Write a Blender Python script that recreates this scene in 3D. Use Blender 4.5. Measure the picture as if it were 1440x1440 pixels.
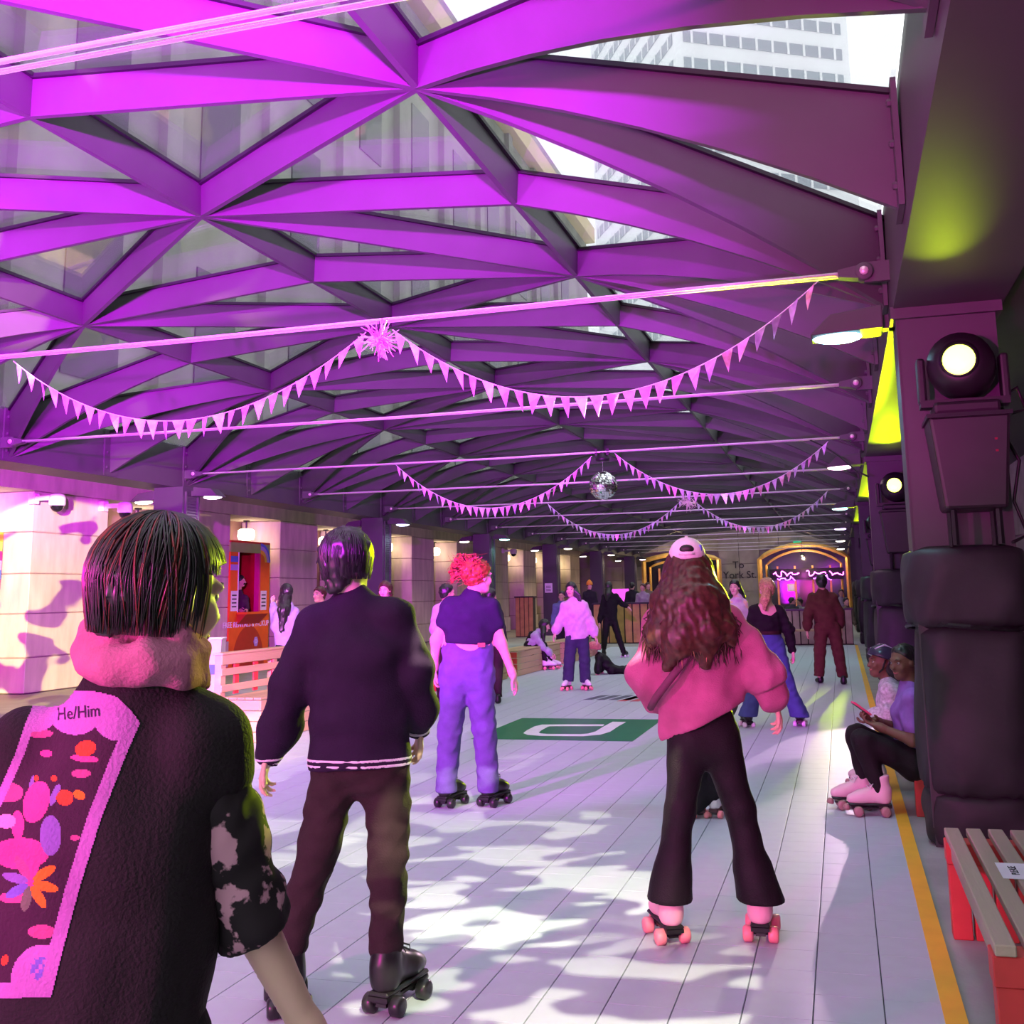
import bpy, bmesh, math, random
import numpy as np
from mathutils import Vector, Matrix
from mathutils.bvhtree import BVHTree
random.seed(7)
for o in list(bpy.data.objects):
    bpy.data.objects.remove(o, do_unlink=True)
SC = bpy.context.scene
COL = SC.collection
PI = math.pi

# ------------------------------------------------------------------ camera
CF, CX, CY, YAW, PITCH, ROLL, CH = 1482.73, 768.66, 600.48, 0.2662, 0.1575, -0.0208, 1.55
FW = np.array([-math.sin(YAW)*math.cos(PITCH), math.cos(YAW)*math.cos(PITCH), math.sin(PITCH)])
RT = np.array([math.cos(YAW), math.sin(YAW), 0.0]); UP = np.cross(RT, FW)
CR = math.cos(ROLL)*RT + math.sin(ROLL)*UP
CU = -math.sin(ROLL)*RT + math.cos(ROLL)*UP
HF = np.array([-math.sin(YAW), math.cos(YAW), 0.0])
CAM0 = np.array([0, 0, CH])
cd = bpy.data.cameras.new('camera'); co = bpy.data.objects.new('camera', cd); COL.objects.link(co)
cd.sensor_fit = 'HORIZONTAL'; cd.sensor_width = 36; cd.lens = 36*CF/1440
cd.shift_x = (720-CX)/1440; cd.shift_y = -(720-CY)/1440
cd.clip_start = 0.05; cd.clip_end = 600
co.matrix_world = Matrix(((CR[0], CU[0], -FW[0], 0), (CR[1], CU[1], -FW[1], 0), (CR[2], CU[2], -FW[2], CH), (0, 0, 0, 1)))
SC.camera = co
def ray(u, v): return FW + CR*(u-CX)/CF - CU*(v-CY)/CF
def at(u, v, D):
    """point seen at photo pixel (u, v) at horizontal distance D from the camera"""
    q = ray(u, v); return CAM0 + q*(D/(q@HF))
def ground(u, v, z=0.0):
    q = ray(u, v); return CAM0 + q*((z-CH)/q[2])
def dist(P): return float((np.asarray(P)-CAM0)@HF)

# ------------------------------------------------------------------ world, daylight, exposure
vs = SC.view_settings
vs.view_transform = 'Standard'; vs.look = 'None'; vs.exposure = 0.0; vs.gamma = 1.0; vs.use_curve_mapping = False
W = bpy.data.worlds.new('overcast'); SC.world = W; W.use_nodes = True
nt = W.node_tree; nt.nodes.clear()
bg = nt.nodes.new('ShaderNodeBackground'); wo = nt.nodes.new('ShaderNodeOutputWorld')
bg.inputs['Color'].default_value = (0.93, 0.97, 1.0, 1); bg.inputs['Strength'].default_value = 2.2
nt.links.new(bg.outputs[0], wo.inputs[0])

def lamp_spot(loc, to, color, energy, angle, blend=0.3, size=0.08, gobo=None):
    L = bpy.data.lights.new('beam', 'SPOT'); L.color = color; L.energy = energy
    L.spot_size = math.radians(angle); L.spot_blend = blend; L.shadow_soft_size = size
    o = bpy.data.objects.new('beam', L); COL.objects.link(o); o.location = loc
    d = Vector(to)-Vector(loc); o.rotation_euler = d.to_track_quat('-Z', 'Y').to_euler()
    if gobo:
        L.use_nodes = True; t = L.node_tree; em = t.nodes['Emission']
        tc = t.nodes.new('ShaderNodeTexCoord'); sp = t.nodes.new('ShaderNodeSeparateXYZ')
        t.links.new(tc.outputs['Normal'], sp.inputs[0])
        dx = t.nodes.new('ShaderNodeMath'); dx.operation = 'DIVIDE'
        dy = t.nodes.new('ShaderNodeMath'); dy.operation = 'DIVIDE'
        for a, s in ((dx, 'X'), (dy, 'Y')):
            t.links.new(sp.outputs[s], a.inputs[0]); t.links.new(sp.outputs['Z'], a.inputs[1])
        cb = t.nodes.new('ShaderNodeCombineXYZ')
        t.links.new(dx.outputs[0], cb.inputs[0]); t.links.new(dy.outputs[0], cb.inputs[1])
        mp = t.nodes.new('ShaderNodeMapping'); mp.inputs['Scale'].default_value = gobo['scale']
        mp.inputs['Rotation'].default_value = (0, 0, gobo.get('rot', 0)); mp.inputs['Location'].default_value = gobo.get('loc', (0, 0, 0))
        t.links.new(cb.outputs[0], mp.inputs[0])
        nz = t.nodes.new('ShaderNodeTexNoise'); nz.inputs['Scale'].default_value = 1.0; nz.inputs['Detail'].default_value = 1.0
        nz.inputs['Distortion'].default_value = gobo.get('dist', 0.6)
        t.links.new(mp.outputs[0], nz.inputs[0])
        rp = t.nodes.new('ShaderNodeValToRGB'); c = gobo.get('cut', .5)
        rp.color_ramp.elements[0].position = c; rp.color_ramp.elements[0].color = (0, 0, 0, 1)
        rp.color_ramp.elements[1].position = c+gobo.get('soft', .03); rp.color_ramp.elements[1].color = (1, 1, 1, 1)
        t.links.new(nz.outputs[0], rp.inputs[0])
        t.links.new(rp.outputs[0], em.inputs['Color'])
    return o
def lamp_point(loc, color, energy, size=0.08):
    L = bpy.data.lights.new('glow', 'POINT'); L.color = color; L.energy = energy; L.shadow_soft_size = size
    o = bpy.data.objects.new('glow', L); COL.objects.link(o); o.location = loc; return o

MAG = (0.70, 0.0, 1.0); HOT = (1.0, 0.0, 0.42); YEL = (0.72, 1.0, 0.0); GOB = (1.0, 0.98, 0.62)
# ------------------------------------------------------------------ materials
MATS = {}
def M(name, c, rough=.55, metal=0.0, var=.06, scale=6.0, bump=0.0, bscale=40.0, emit=None, spec=.4, stretch=None, c2=None):
    if name in MATS: return MATS[name]
    m = bpy.data.materials.new(name); m.use_nodes = True; t = m.node_tree; b = t.nodes['Principled BSDF']
    b.inputs['Roughness'].default_value = rough; b.inputs['Metallic'].default_value = metal
    b.inputs['Specular IOR Level'].default_value = spec
    tc = t.nodes.new('ShaderNodeTexCoord'); src = tc.outputs['Object']
    if stretch:
        mp = t.nodes.new('ShaderNodeMapping'); mp.inputs['Scale'].default_value = stretch
        t.links.new(src, mp.inputs[0]); src = mp.outputs[0]
    nz = t.nodes.new('ShaderNodeTexNoise'); nz.inputs['Scale'].default_value = scale; nz.inputs['Detail'].default_value = 4
    t.links.new(src, nz.inputs[0])
    rp = t.nodes.new('ShaderNodeValToRGB'); rp.color_ramp.elements[0].position = .3; rp.color_ramp.elements[1].position = .7
    lo = [max(0, x*(1-var)) for x in c]; hi = [min(1, x*(1+var)) for x in (c2 or c)]
    rp.color_ramp.elements[0].color = (*lo, 1); rp.color_ramp.elements[1].color = (*hi, 1)
    t.links.new(nz.outputs[0], rp.inputs[0]); t.links.new(rp.outputs[0], b.inputs['Base Color'])
    if bump:
        n2 = t.nodes.new('ShaderNodeTexNoise'); n2.inputs['Scale'].default_value = bscale; n2.inputs['Detail'].default_value = 3
        t.links.new(src, n2.inputs[0]); bp = t.nodes.new('ShaderNodeBump'); bp.inputs['Strength'].default_value = bump; bp.inputs['Distance'].default_value = .01
        t.links.new(n2.outputs[0], bp.inputs['Height']); t.links.new(bp.outputs[0], b.inputs['Normal'])
    if emit:
        b.inputs['Emission Color'].default_value = (*emit[:3], 1); b.inputs['Emission Strength'].default_value = emit[3]
    MATS[name] = m; return m
def glass_mat(name, tint, clear, gloss, dust):
    m = bpy.data.materials.new(name); m.use_nodes = True; t = m.node_tree; t.nodes.clear()
    out = t.nodes.new('ShaderNodeOutputMaterial'); tr = t.nodes.new('ShaderNodeBsdfTransparent'); tr.inputs[0].default_value = (*tint, 1)
    gl = t.nodes.new('ShaderNodeBsdfGlossy'); gl.inputs['Roughness'].default_value = .03
    df = t.nodes.new('ShaderNodeBsdfDiffuse')
    tc = t.nodes.new('ShaderNodeTexCoord'); nz = t.nodes.new('ShaderNodeTexNoise'); nz.inputs['Scale'].default_value = 2.5; nz.inputs['Detail'].default_value = 8
    t.links.new(tc.outputs['Object'], nz.inputs[0])
    rp = t.nodes.new('ShaderNodeValToRGB'); rp.color_ramp.elements[0].color = (dust*.6,)*3+(1,); rp.color_ramp.elements[1].color = (dust*1.4,)*3+(1,)
    t.links.new(nz.outputs[0], rp.inputs[0]); df.inputs[0].default_value = (.75, .77, .78, 1)
    m1 = t.nodes.new('ShaderNodeMixShader'); t.links.new(rp.outputs[0], m1.inputs[0]); t.links.new(tr.outputs[0], m1.inputs[1]); t.links.new(df.outputs[0], m1.inputs[2])
    fr = t.nodes.new('ShaderNodeFresnel'); fr.inputs[0].default_value = 1.5
    mu = t.nodes.new('ShaderNodeMath'); mu.operation = 'MULTIPLY_ADD'; mu.inputs[1].default_value = 1-clear; mu.inputs[2].default_value = gloss; mu.use_clamp = True
    t.links.new(fr.outputs[0], mu.inputs[0])
    m2 = t.nodes.new('ShaderNodeMixShader'); t.links.new(mu.outputs[0], m2.inputs[0]); t.links.new(m1.outputs[0], m2.inputs[1]); t.links.new(gl.outputs[0], m2.inputs[2])
    t.links.new(m2.outputs[0], out.inputs[0]); MATS[name] = m; return m

# ------------------------------------------------------------------ mesh helpers
ORG = {}
def props(o, label=None, cat=None, group=None, kind=None):
    if label: o['label'] = label
    if cat: o['category'] = cat
    if group: o['group'] = group
    if kind: o['kind'] = kind
    return o
def empty(name, loc, label=None, cat=None, group=None, kind=None):
    o = bpy.data.objects.new(name, None); o.empty_display_size = .1; COL.objects.link(o)
    o.location = [float(x) for x in loc]; ORG[o] = np.array([float(x) for x in loc])
    return props(o, label, cat, group, kind)
def link(name, me, parent=None):
    o = bpy.data.objects.new(name, me); COL.objects.link(o)
    if parent is not None: o.parent = parent
    return o
def mesh_np(name, V, F, mats, parent=None, smooth=True, mi=None, **kw):
    """V (n,3) world coordinates, F list/array of faces; parent's origin is subtracted"""
    V = np.asarray(V, float)
    off = ORG.get(parent, np.zeros(3)) if parent is not None else np.zeros(3)
    loc = None
    if parent is None:
        c = (V.min(0)+V.max(0))/2; loc = np.array([c[0], c[1], V[:, 2].min()]); off = loc
    me = bpy.data.meshes.new(name)
    if isinstance(F, np.ndarray):
        n = len(V); me.vertices.add(n); me.vertices.foreach_set('co', (V-off).astype(np.float32).ravel())
        k = F.shape[1]; me.loops.add(F.size); me.loops.foreach_set('vertex_index', F.ravel().astype(np.int32))
        me.polygons.add(len(F)); me.polygons.foreach_set('loop_start', np.arange(0, F.size, k, dtype=np.int32))
        me.polygons.foreach_set('loop_total', np.full(len(F), k, np.int32)); me.update(calc_edges=True)
    else:
        me.from_pydata((V-off).tolist(), [], F); me.update()
    for m in (mats if isinstance(mats, (list, tuple)) else [mats]): me.materials.append(m)
    if mi is not None: me.polygons.foreach_set('material_index', np.asarray(mi, np.int32))
    me.polygons.foreach_set('use_smooth', np.full(len(me.polygons), bool(smooth)))
    o = link(name, me, parent)
    if loc is not None: o.location = loc.tolist()
    ORG[o] = off
    return props(o, **kw)
def nrm(v):
    v = np.asarray(v, float); return v/(np.linalg.norm(v)+1e-12)
class MB:
    def __init__(s): s.V = []; s.F = []; s.m = []
    def add(s, V, F, m=0):
        b = len(s.V); s.V += [tuple(map(float, v)) for v in V]; s.F += [[b+i for i in f] for f in F]; s.m += [m]*len(F); return s
    def hexa(s, P, m=0): return s.add(P, [[3, 2, 1, 0], [4, 5, 6, 7], [0, 1, 5, 4], [1, 2, 6, 5], [2, 3, 7, 6], [3, 0, 4, 7]], m)
    def box(s, x0, x1, y0, y1, z0, z1, m=0):
        return s.hexa([(x0, y0, z0), (x1, y0, z0), (x1, y1, z0), (x0, y1, z0), (x0, y0, z1), (x1, y0, z1), (x1, y1, z1), (x0, y1, z1)], m)
    def obox(s, c, ax, ay, az, m=0):
        c, ax, ay, az = (np.asarray(k, float) for k in (c, ax, ay, az))
        return s.hexa([c-ax-ay-az, c+ax-ay-az, c+ax+ay-az, c-ax+ay-az, c-ax-ay+az, c+ax-ay+az, c+ax+ay+az, c-ax+ay+az], m)
    def tube(s, P, r, n=6, m=0, cap=True):
        P = [np.asarray(p, float) for p in P]; R = r if isinstance(r, (list, tuple, np.ndarray)) else [r]*len(P)
        b = len(s.V); up = None
        for i, p in enumerate(P):
            d = nrm(P[min(i+1, len(P)-1)]-P[max(i-1, 0)])
            if up is None: up = nrm(np.cross(d, [0, 0, 1] if abs(d[2]) < .9 else [1, 0, 0]))
            a = nrm(up-d*(up@d)); up = a; c = np.cross(d, a)
            for k in range(n):
                t = 2*PI*k/n; s.V.append(tuple(p+R[i]*(math.cos(t)*a+math.sin(t)*c)))
        for i in range(len(P)-1):
            for k in range(n):
                k2 = (k+1) % n; s.F.append([b+i*n+k, b+i*n+k2, b+(i+1)*n+k2, b+(i+1)*n+k]); s.m.append(m)
        if cap:
            s.F.append([b+k for k in range(n)][::-1]); s.m.append(m)
            s.F.append([b+(len(P)-1)*n+k for k in range(n)]); s.m.append(m)
        return s
    def lathe(s, prof, c=(0, 0, 0), ax=(0, 0, 1), n=24, m=0, cap=True):
        c = np.asarray(c, float); ax = nrm(ax); a = nrm(np.cross(ax, [0, 0, 1] if abs(ax[2]) < .9 else [1, 0, 0])); d = np.cross(ax, a)
        b = len(s.V)
        for r, z in prof:
            for k in range(n):
                t = 2*PI*k/n; s.V.append(tuple(c+ax*z+max(r, 1e-4)*(math.cos(t)*a+math.sin(t)*d)))
        for i in range(len(prof)-1):
            for k in range(n):
                k2 = (k+1) % n; s.F.append([b+i*n+k, b+i*n+k2, b+(i+1)*n+k2, b+(i+1)*n+k]); s.m.append(m)
        if cap:
            s.F.append([b+k for k in range(n)][::-1]); s.m.append(m); s.F.append([b+(len(prof)-1)*n+k for k in range(n)]); s.m.append(m)
        return s
    def prism(s, poly, off, m=0):
        n = len(poly); P = [np.asarray(p, float) for p in poly]; Q = [p+np.asarray(off, float) for p in P]
        return s.add(P+Q, [list(range(n))[::-1], list(range(n, 2*n))]+[[i, (i+1) % n, n+(i+1) % n, n+i] for i in range(n)], m)
    def ell(s, c, r, nu=14, nv=9, m=0, R=None):
        c = np.asarray(c, float); b = len(s.V); R = np.eye(3) if R is None else np.asarray(R, float)
        for j in range(nv+1):
            ph = PI*j/nv
            for k in range(nu):
                t = 2*PI*k/nu; s.V.append(tuple(c+R@np.array([r[0]*math.sin(ph)*math.cos(t), r[1]*math.sin(ph)*math.sin(t), r[2]*math.cos(ph)])))
        for j in range(nv):
            for k in range(nu):
                k2 = (k+1) % nu; s.F.append([b+j*nu+k, b+(j+1)*nu+k, b+(j+1)*nu+k2, b+j*nu+k2]); s.m.append(m)
        return s
    def build(s, name, mats, parent=None, smooth=False, **kw):
        o = mesh_np(name, s.V, s.F, mats, parent, smooth, s.m if isinstance(mats, (list, tuple)) and len(mats) > 1 else None, **kw)
        return o
def bevel(o, w=.01, seg=2):
    bm = bmesh.new(); bm.from_mesh(o.data)
    bmesh.ops.bevel(bm, geom=[e for e in bm.edges], offset=w, segments=seg, affect='EDGES', profile=.5, clamp_overlap=True)
    bm.to_mesh(o.data); bm.free(); return o
def kids(o): return [c for c in COL.objects if c.parent == o]
def copy_tree(o, parent=None, loc=None, rotz=None, **kw):
    c = o.copy(); COL.objects.link(c); c.parent = parent
    if loc is not None: c.location = loc
    if rotz is not None: c.rotation_euler = (0, 0, rotz)
    for ch in list(o.children): copy_tree(ch, c)
    return props(c, **kw)
def text_mesh(s, size, ext=.0):
    cu = bpy.data.curves.new('lettering', 'FONT'); cu.body = s; cu.size = size; cu.align_x = 'CENTER'; cu.align_y = 'CENTER'; cu.extrude = ext; cu.resolution_u = 3
    o = bpy.data.objects.new('lettering', cu); COL.objects.link(o)
    dg = bpy.context.evaluated_depsgraph_get(); me = o.evaluated_get(dg).to_mesh()
    V = np.array([v.co[:] for v in me.vertices]); F = [list(p.vertices) for p in me.polygons]
    o.evaluated_get(dg).to_mesh_clear(); bpy.data.objects.remove(o, do_unlink=True); bpy.data.curves.remove(cu)
    return V, F
def lettering(name, s, size, c, ax, ay, mat, parent=None, ext=.004, **kw):
    V, F = text_mesh(s, size, ext); ax, ay = nrm(ax), nrm(ay); az = np.cross(ax, ay)
    return mesh_np(name, np.asarray(c)+V[:, :1]*ax+V[:, 1:2]*ay+V[:, 2:3]*az, F, mat, parent, False, **kw)

# ------------------------------------------------------------------ blended-surface (implicit) mesher for bodies and cloth
def cap(a, b, ra, rb=None, s=None, ks=1.0, k=None):
    return ('cap', np.asarray(a, float), np.asarray(b, float), ra, ra if rb is None else rb, None if s is None else nrm(s), ks, k)
def ell(c, r, R=None, k=None): return ('ell', np.asarray(c, float), np.asarray(r, float), np.eye(3) if R is None else np.asarray(R, float), k)
def neg(p): return ('neg', p)
def _eval(p, X):
    if p[0] == 'cap':
        _, a, b, ra, rb, s, ks, _k = p
        ab = b-a; L2 = max(float(ab@ab), 1e-9); w = X-a; t = np.clip((w@ab)/L2, 0, 1); q = w-t[..., None]*ab
        r = ra+(rb-ra)*t
        if s is None: return np.sqrt((q*q).sum(-1))-r
        c = q@s; d2 = (q*q).sum(-1)-c*c+(c/ks)**2
        return (np.sqrt(np.maximum(d2, 1e-12))-r)*(1.0 if ks >= 1 else ks)
    _, c, r, R, _k = p
    q = (X-c)@R; d = np.sqrt(((q/r)**2).sum(-1)); return (d-1)*float(min(r))
def _bb(p):
    if p[0] == 'cap':
        m = max(p[3], p[4])*max(1, p[6]); return np.minimum(p[1], p[2])-m, np.maximum(p[1], p[2])+m
    m = max(p[2]); return p[1]-m, p[1]+m
_rs = np.random.RandomState(3)
def fold_noise(X, seed, wl, ani=(1, 1, 1)):
    rs = np.random.RandomState(seed); o = np.zeros(X.shape[0])
    for i in range(6):
        d = rs.normal(size=3)*np.asarray(ani); d = nrm(d)*2*PI/(wl*rs.uniform(.6, 1.6)); e = nrm(rs.normal(size=3))*2*PI/(wl*2.2)
        o += np.sin(X@d+rs.uniform(0, 6)+1.3*np.sin(X@e+rs.uniform(0, 6)))
    return o/4
def sdf(prims, vox, k=.03, inflate=0.0, cuts=(), fold=None, keep=()):
    pos = [p for p in prims if p[0] != 'neg']
    lo = np.min([_bb(p)[0] for p in pos], 0)-3*vox-inflate; hi = np.max([_bb(p)[1] for p in pos], 0)+3*vox+inflate
    n = np.maximum(np.ceil((hi-lo)/vox).astype(int)+1, 4)
    F = np.full(n, 1.0, np.float32)
    ax = [lo[i]+vox*np.arange(n[i]) for i in range(3)]
    for p in prims:
        ng = p[0] == 'neg'; q = p[1] if ng else p; kk = q[-1] or k
        a, b = _bb(q); m = kk+3*vox+inflate
        i0 = np.clip(np.floor((a-m-lo)/vox).astype(int), 0, n-1); i1 = np.clip(np.ceil((b+m-lo)/vox).astype(int)+1, 1, n)
        if np.any(i1 <= i0): continue
        sl = tuple(slice(i0[i], i1[i]) for i in range(3))
        X = np.stack(np.meshgrid(*[ax[i][sl[i]] for i in range(3)], indexing='ij'), -1)
        d = _eval(q, X).astype(np.float32)-inflate; f = F[sl]
        if ng:
            d = -d; h = np.clip(.5-.5*(f-d)/kk*-1, 0, 1) if False else None
            F[sl] = np.maximum(f, d)
        else:
            h = np.clip(.5+.5*(d-f)/kk, 0, 1); F[sl] = d+(f-d)*h-kk*h*(1-h)
    X = None
    if fold or cuts:
        idx = np.argwhere(np.abs(F) < 4*vox+.04) if not cuts else np.argwhere(F < 4*vox+.04)
        P = lo+idx*vox; val = F[tuple(idx.T)]
        if fold: val = val+fold[0]*fold_noise(P, fold[1], fold[2], fold[3] if len(fold) > 3 else (1, 1, 1))
        for c in cuts:
            val = np.maximum(val, (P-np.asarray(c[0]))@nrm(c[1]))
        for q in keep: val = np.minimum(val, _eval(q, P)-inflate+(fold[0]*fold_noise(P, fold[1], fold[2], fold[3] if len(fold) > 3 else (1, 1, 1)) if fold else 0))
        F[tuple(idx.T)] = val
    S = F < 0
    sm = np.zeros(n-1, np.int8)
    for i in (0, 1):
        for j in (0, 1):
            for l in (0, 1): sm += S[i:n[0]-1+i, j:n[1]-1+j, l:n[2]-1+l]
    mk = (sm > 0) & (sm < 8); cells = np.argwhere(mk)
    idx = np.full(n-1, -1, np.int64); idx[mk] = np.arange(len(cells))
    acc = np.zeros((len(cells), 3)); cnt = np.zeros(len(cells))
    cor = [(i, j, l) for i in (0, 1) for j in (0, 1) for l in (0, 1)]
    for a in cor:
        for d in range(3):
            if a[d]: continue
            b = list(a); b[d] = 1
            fa = F[cells[:, 0]+a[0], cells[:, 1]+a[1], cells[:, 2]+a[2]].astype(float); fb = F[cells[:, 0]+b[0], cells[:, 1]+b[1], cells[:, 2]+b[2]].astype(float)
            x = (fa < 0) != (fb < 0); t = np.where(x, fa/np.where(fa == fb, 1, fa-fb), 0)
            pt = np.tile(np.array(a, float), (len(cells), 1)); pt[:, d] = t; acc += pt*x[:, None]; cnt += x
    V = lo+vox*(cells+acc/np.maximum(cnt, 1)[:, None])
    Q = []
    for d in range(3):
        e, g = (d+1) % 3, (d+2) % 3
        s0 = [slice(None)]*3; s1 = [slice(None)]*3; s0[d] = slice(0, n[d]-1); s1[d] = slice(1, n[d])
        D = S[tuple(s0)] != S[tuple(s1)]
        E = np.argwhere(D); E = E[(E[:, e] > 0) & (E[:, g] > 0) & (E[:, e] < n[e]-1) & (E[:, g] < n[g]-1)]
        if not len(E): continue
        ins = S[E[:, 0], E[:, 1], E[:, 2]]
        q = []
        for de, dg_ in ((1, 1), (0, 1), (0, 0), (1, 0)):
            c = E.copy(); c[:, e] -= de; c[:, g] -= dg_; q.append(idx[c[:, 0], c[:, 1], c[:, 2]])
        q = np.stack(q, 1); q[~ins] = q[~ins][:, ::-1]; Q.append(q)
    Q = np.concatenate(Q) if Q else np.zeros((0, 4), int)
    Q = Q[(Q >= 0).all(1)]
    return V, Q
def blob(name, prims, vox, mat, parent=None, **kw):
    pk = {a: kw.pop(a) for a in ('label', 'cat', 'group', 'kind') if a in kw}
    V, Q = sdf(prims, vox, **kw)
    return mesh_np(name, V, Q, mat, parent, True, **pk)
def join_np(parts):
    V = []; F = []; b = 0
    for v, f in parts: V.append(v); F.append(f+b); b += len(v)
    return np.concatenate(V), np.concatenate(F)
# ------------------------------------------------------------------ common materials
STEEL = M('painted_steel', (.075, .074, .076), .5, .0, .05, 3, spec=.15)
GASKET = M('black_gasket', (.012, .012, .014), .6)
STEEL_D = M('column_steel', (.065, .065, .07), .5, 0, .05, 3)
GIRD = M('girder_paint', (.06, .056, .056), .55, 0, .06, 2)
GLASS = glass_mat('roof_glass', (.93, .95, .95), .55, .02, .025)
CLEAR = glass_mat('clear_glass', (.9, .92, .92), .3, .04, .02)
STONE = M('limestone', (.50, .44, .37), .8, 0, .10, 4, .25, 30, stretch=(1, 1, .25), c2=(.58, .51, .43))
STONE_D = M('recess_stone', (.30, .24, .22), .85, 0, .12, 3, .2, 25)
CONC = M('plaza_concrete', (.33, .32, .31), .8, 0, .14, 2.5, .3, 30)
CONC_W = M('wall_concrete', (.24, .25, .23), .9, 0, .3, 2.0, .5, 12)
TILE = M('rink_plastic', (.48, .53, .60), .48, 0, .03, 9, .06, 180, spec=.5)
TILE_B = M('rink_underlay', (.10, .10, .13), .9)
YTAPE = M('yellow_tape', (.85, .45, .03), .6)
BLACK = M('black_plastic', (.012, .012, .013), .45)
BLACK_M = M('black_metal', (.015, .015, .017), .35, .3)
CHROME = M('chrome', (.8, .8, .82), .12, 1.0)
WOOD = M('pale_pine', (.52, .36, .20), .65, 0, .22, 3, .3, 60, stretch=(1, .12, 1))
WOODX = M('pine_cross', (.50, .34, .19), .65, 0, .22, 3, .3, 60, stretch=(.12, 1, 1))
WOODG = M('grey_pine', (.40, .33, .25), .7, 0, .22, 3, .3, 60, stretch=(1, .1, 1))
RED = M('red_paint', (.62, .05, .05), .5, 0, .15, 5)
PAPER = M('white_paper', (.75, .74, .8), .8)
INK = M('black_ink', (.02, .02, .025), .8)
GREEN = M('green_vinyl', (.0, .19, .07), .35, 0, .1, 2)
WHITEV = M('white_vinyl', (.82, .84, .86), .4)

# ------------------------------------------------------------------ floor and rink
fl = MB().box(-16, 3.2, -7, 62, -.3, -.012).build('floor', CONC, kind='structure')
ORG[fl] = np.array(fl.location[:])
TS = .2555; XR = .315; NX = 27; Y_T0 = -1.9; NY = 128
MB().box(XR-NX*TS, XR, Y_T0, Y_T0+NY*TS, -.0118, -.0085).build('rink_underlay', TILE_B, fl)
gx, gy = .0028, .0013
def tile_geo(cx, cy, h=TS/2):
    a, b = h-gx, h-gy
    V = [(-a-.001, -b-.001, -.0085), (a+.001, -b-.001, -.0085), (a+.001, b+.001, -.0085), (-a-.001, b+.001, -.0085), (-a, -b, -.0004), (a, -b, -.0004), (a, b, -.0004), (-a, b, -.0004),
         (-a+.002, -b+.0005, 0), (a-.002, -b+.0005, 0), (a-.002, b-.0005, 0), (-a+.002, b-.0005, 0)]
    F = [[0, 1, 5, 4], [1, 2, 6, 5], [2, 3, 7, 6], [3, 0, 4, 7], [4, 5, 9, 8], [5, 6, 10, 9], [6, 7, 11, 10], [7, 4, 8, 11], [8, 9, 10, 11]]
    return np.array(V)+np.array([cx, cy, 0]), F
def proj(P):
    q = np.asarray(P, float)-CAM0; d = q@FW
    return CX+CF*(q@CR)/d, CY-CF*(q@CU)/d, d
cells = []
for i in range(NX):
    for j in range(NY):
        x = XR-(i+.5)*TS; y = Y_T0+(j+.5)*TS; u, v, d = proj((x, y, 0))
        vis = d > .5 and -20 < u < 1460 and v < 1460
        cells.append((0 if vis else 1, d, x, y))
cells.sort()
V0, F0 = tile_geo(0, 0)
tm = bpy.data.meshes.new('rink_tile'); tm.from_pydata(V0.tolist(), [], F0); tm.materials.append(TILE); tm.update()
for c in cells[:300]:
    o = link('rink_tile', tm, fl); o.location = (np.array([c[2], c[3], 0])-ORG[fl]).tolist()
rest = np.array([[c[2], c[3], 0] for c in cells[300:]])
VV = (rest[:, None, :]+V0[None]).reshape(-1, 3); FF = (np.arange(len(rest))[:, None, None]*12+np.array(F0)[None]).reshape(-1, 4)
mesh_np('rink_tile_field', VV, FF, TILE, fl, False, kind='stuff')
MB().box(.265, .345, Y_T0, 30.8, .0005, .003).build('edge_tape', YTAPE, fl, label='yellow tape along the rink edge')
# green sponsor square with white ligature, two more floor marks further on
bx0, bx1, by0, by1 = -4.02, -2.22, 11.32, 13.26
sg = empty('floor_decal', ((bx0+bx1)/2, (by0+by1)/2, 0), 'large green square floor graphic with white joined letters on the rink', 'floor graphic')
MB().box(bx0, bx1, by0, by1, .0005, .003).build('backing', GREEN, sg)
def stroke(P, w, z, name, mat, par):
    """flat ribbon through the points"""
    P = [np.array([p[0], p[1], z]) for p in P]; mb = MB(); L = []; R = []
    for i, p in enumerate(P):
        a = nrm(p-P[i-1]) if i else nrm(P[1]-p); b = nrm(P[i+1]-p) if i < len(P)-1 else a
        t = nrm(a+b); nn = np.array([-t[1], t[0], 0]); s = w/2/max(.5, float(nrm([-a[1], a[0], 0])@nn)); L.append(p+nn*s); R.append(p-nn*s)
    n = len(P)
    mb.add(L+R, [[i, n+i, n+i+1, i+1] for i in range(n-1)])
    return mb.build(name, mat, par)
def dpx(u, v):
    g = ground(640+u/4.5, 980+v/4.5); return (g[0], g[1])
stroke([dpx(1040, 160), dpx(985, 190), dpx(935, 222), dpx(880, 238), dpx(800, 245), dpx(560, 243), dpx(500, 238), dpx(480, 230), dpx(500, 214), dpx(545, 190), dpx(575, 183), dpx(700, 182), dpx(940, 182)], .17, .0045, 'letter_stroke', WHITEV, sg)
for u, v, m, nm in ((858, 981, M('dark_vinyl', (.10, .12, .16), .4), 'dark slanted'), (905, 983, M('red_vinyl', (.55, .05, .09), .4), 'red')):
    g = ground(u, v); e = empty('floor_decal', g, nm+' rink graphic seen beyond the green square', 'floor graphic')
    for k in range(4):
        MB().prism([(g[0]-.33+k*.19, g[1]-.35, .001), (g[0]-.20+k*.19, g[1]-.35, .001), (g[0]-.08+k*.19, g[1]+.35, .001), (g[0]-.21+k*.19, g[1]+.35, .001)], (0, 0, .002)).build('bar', m, e)

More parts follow.
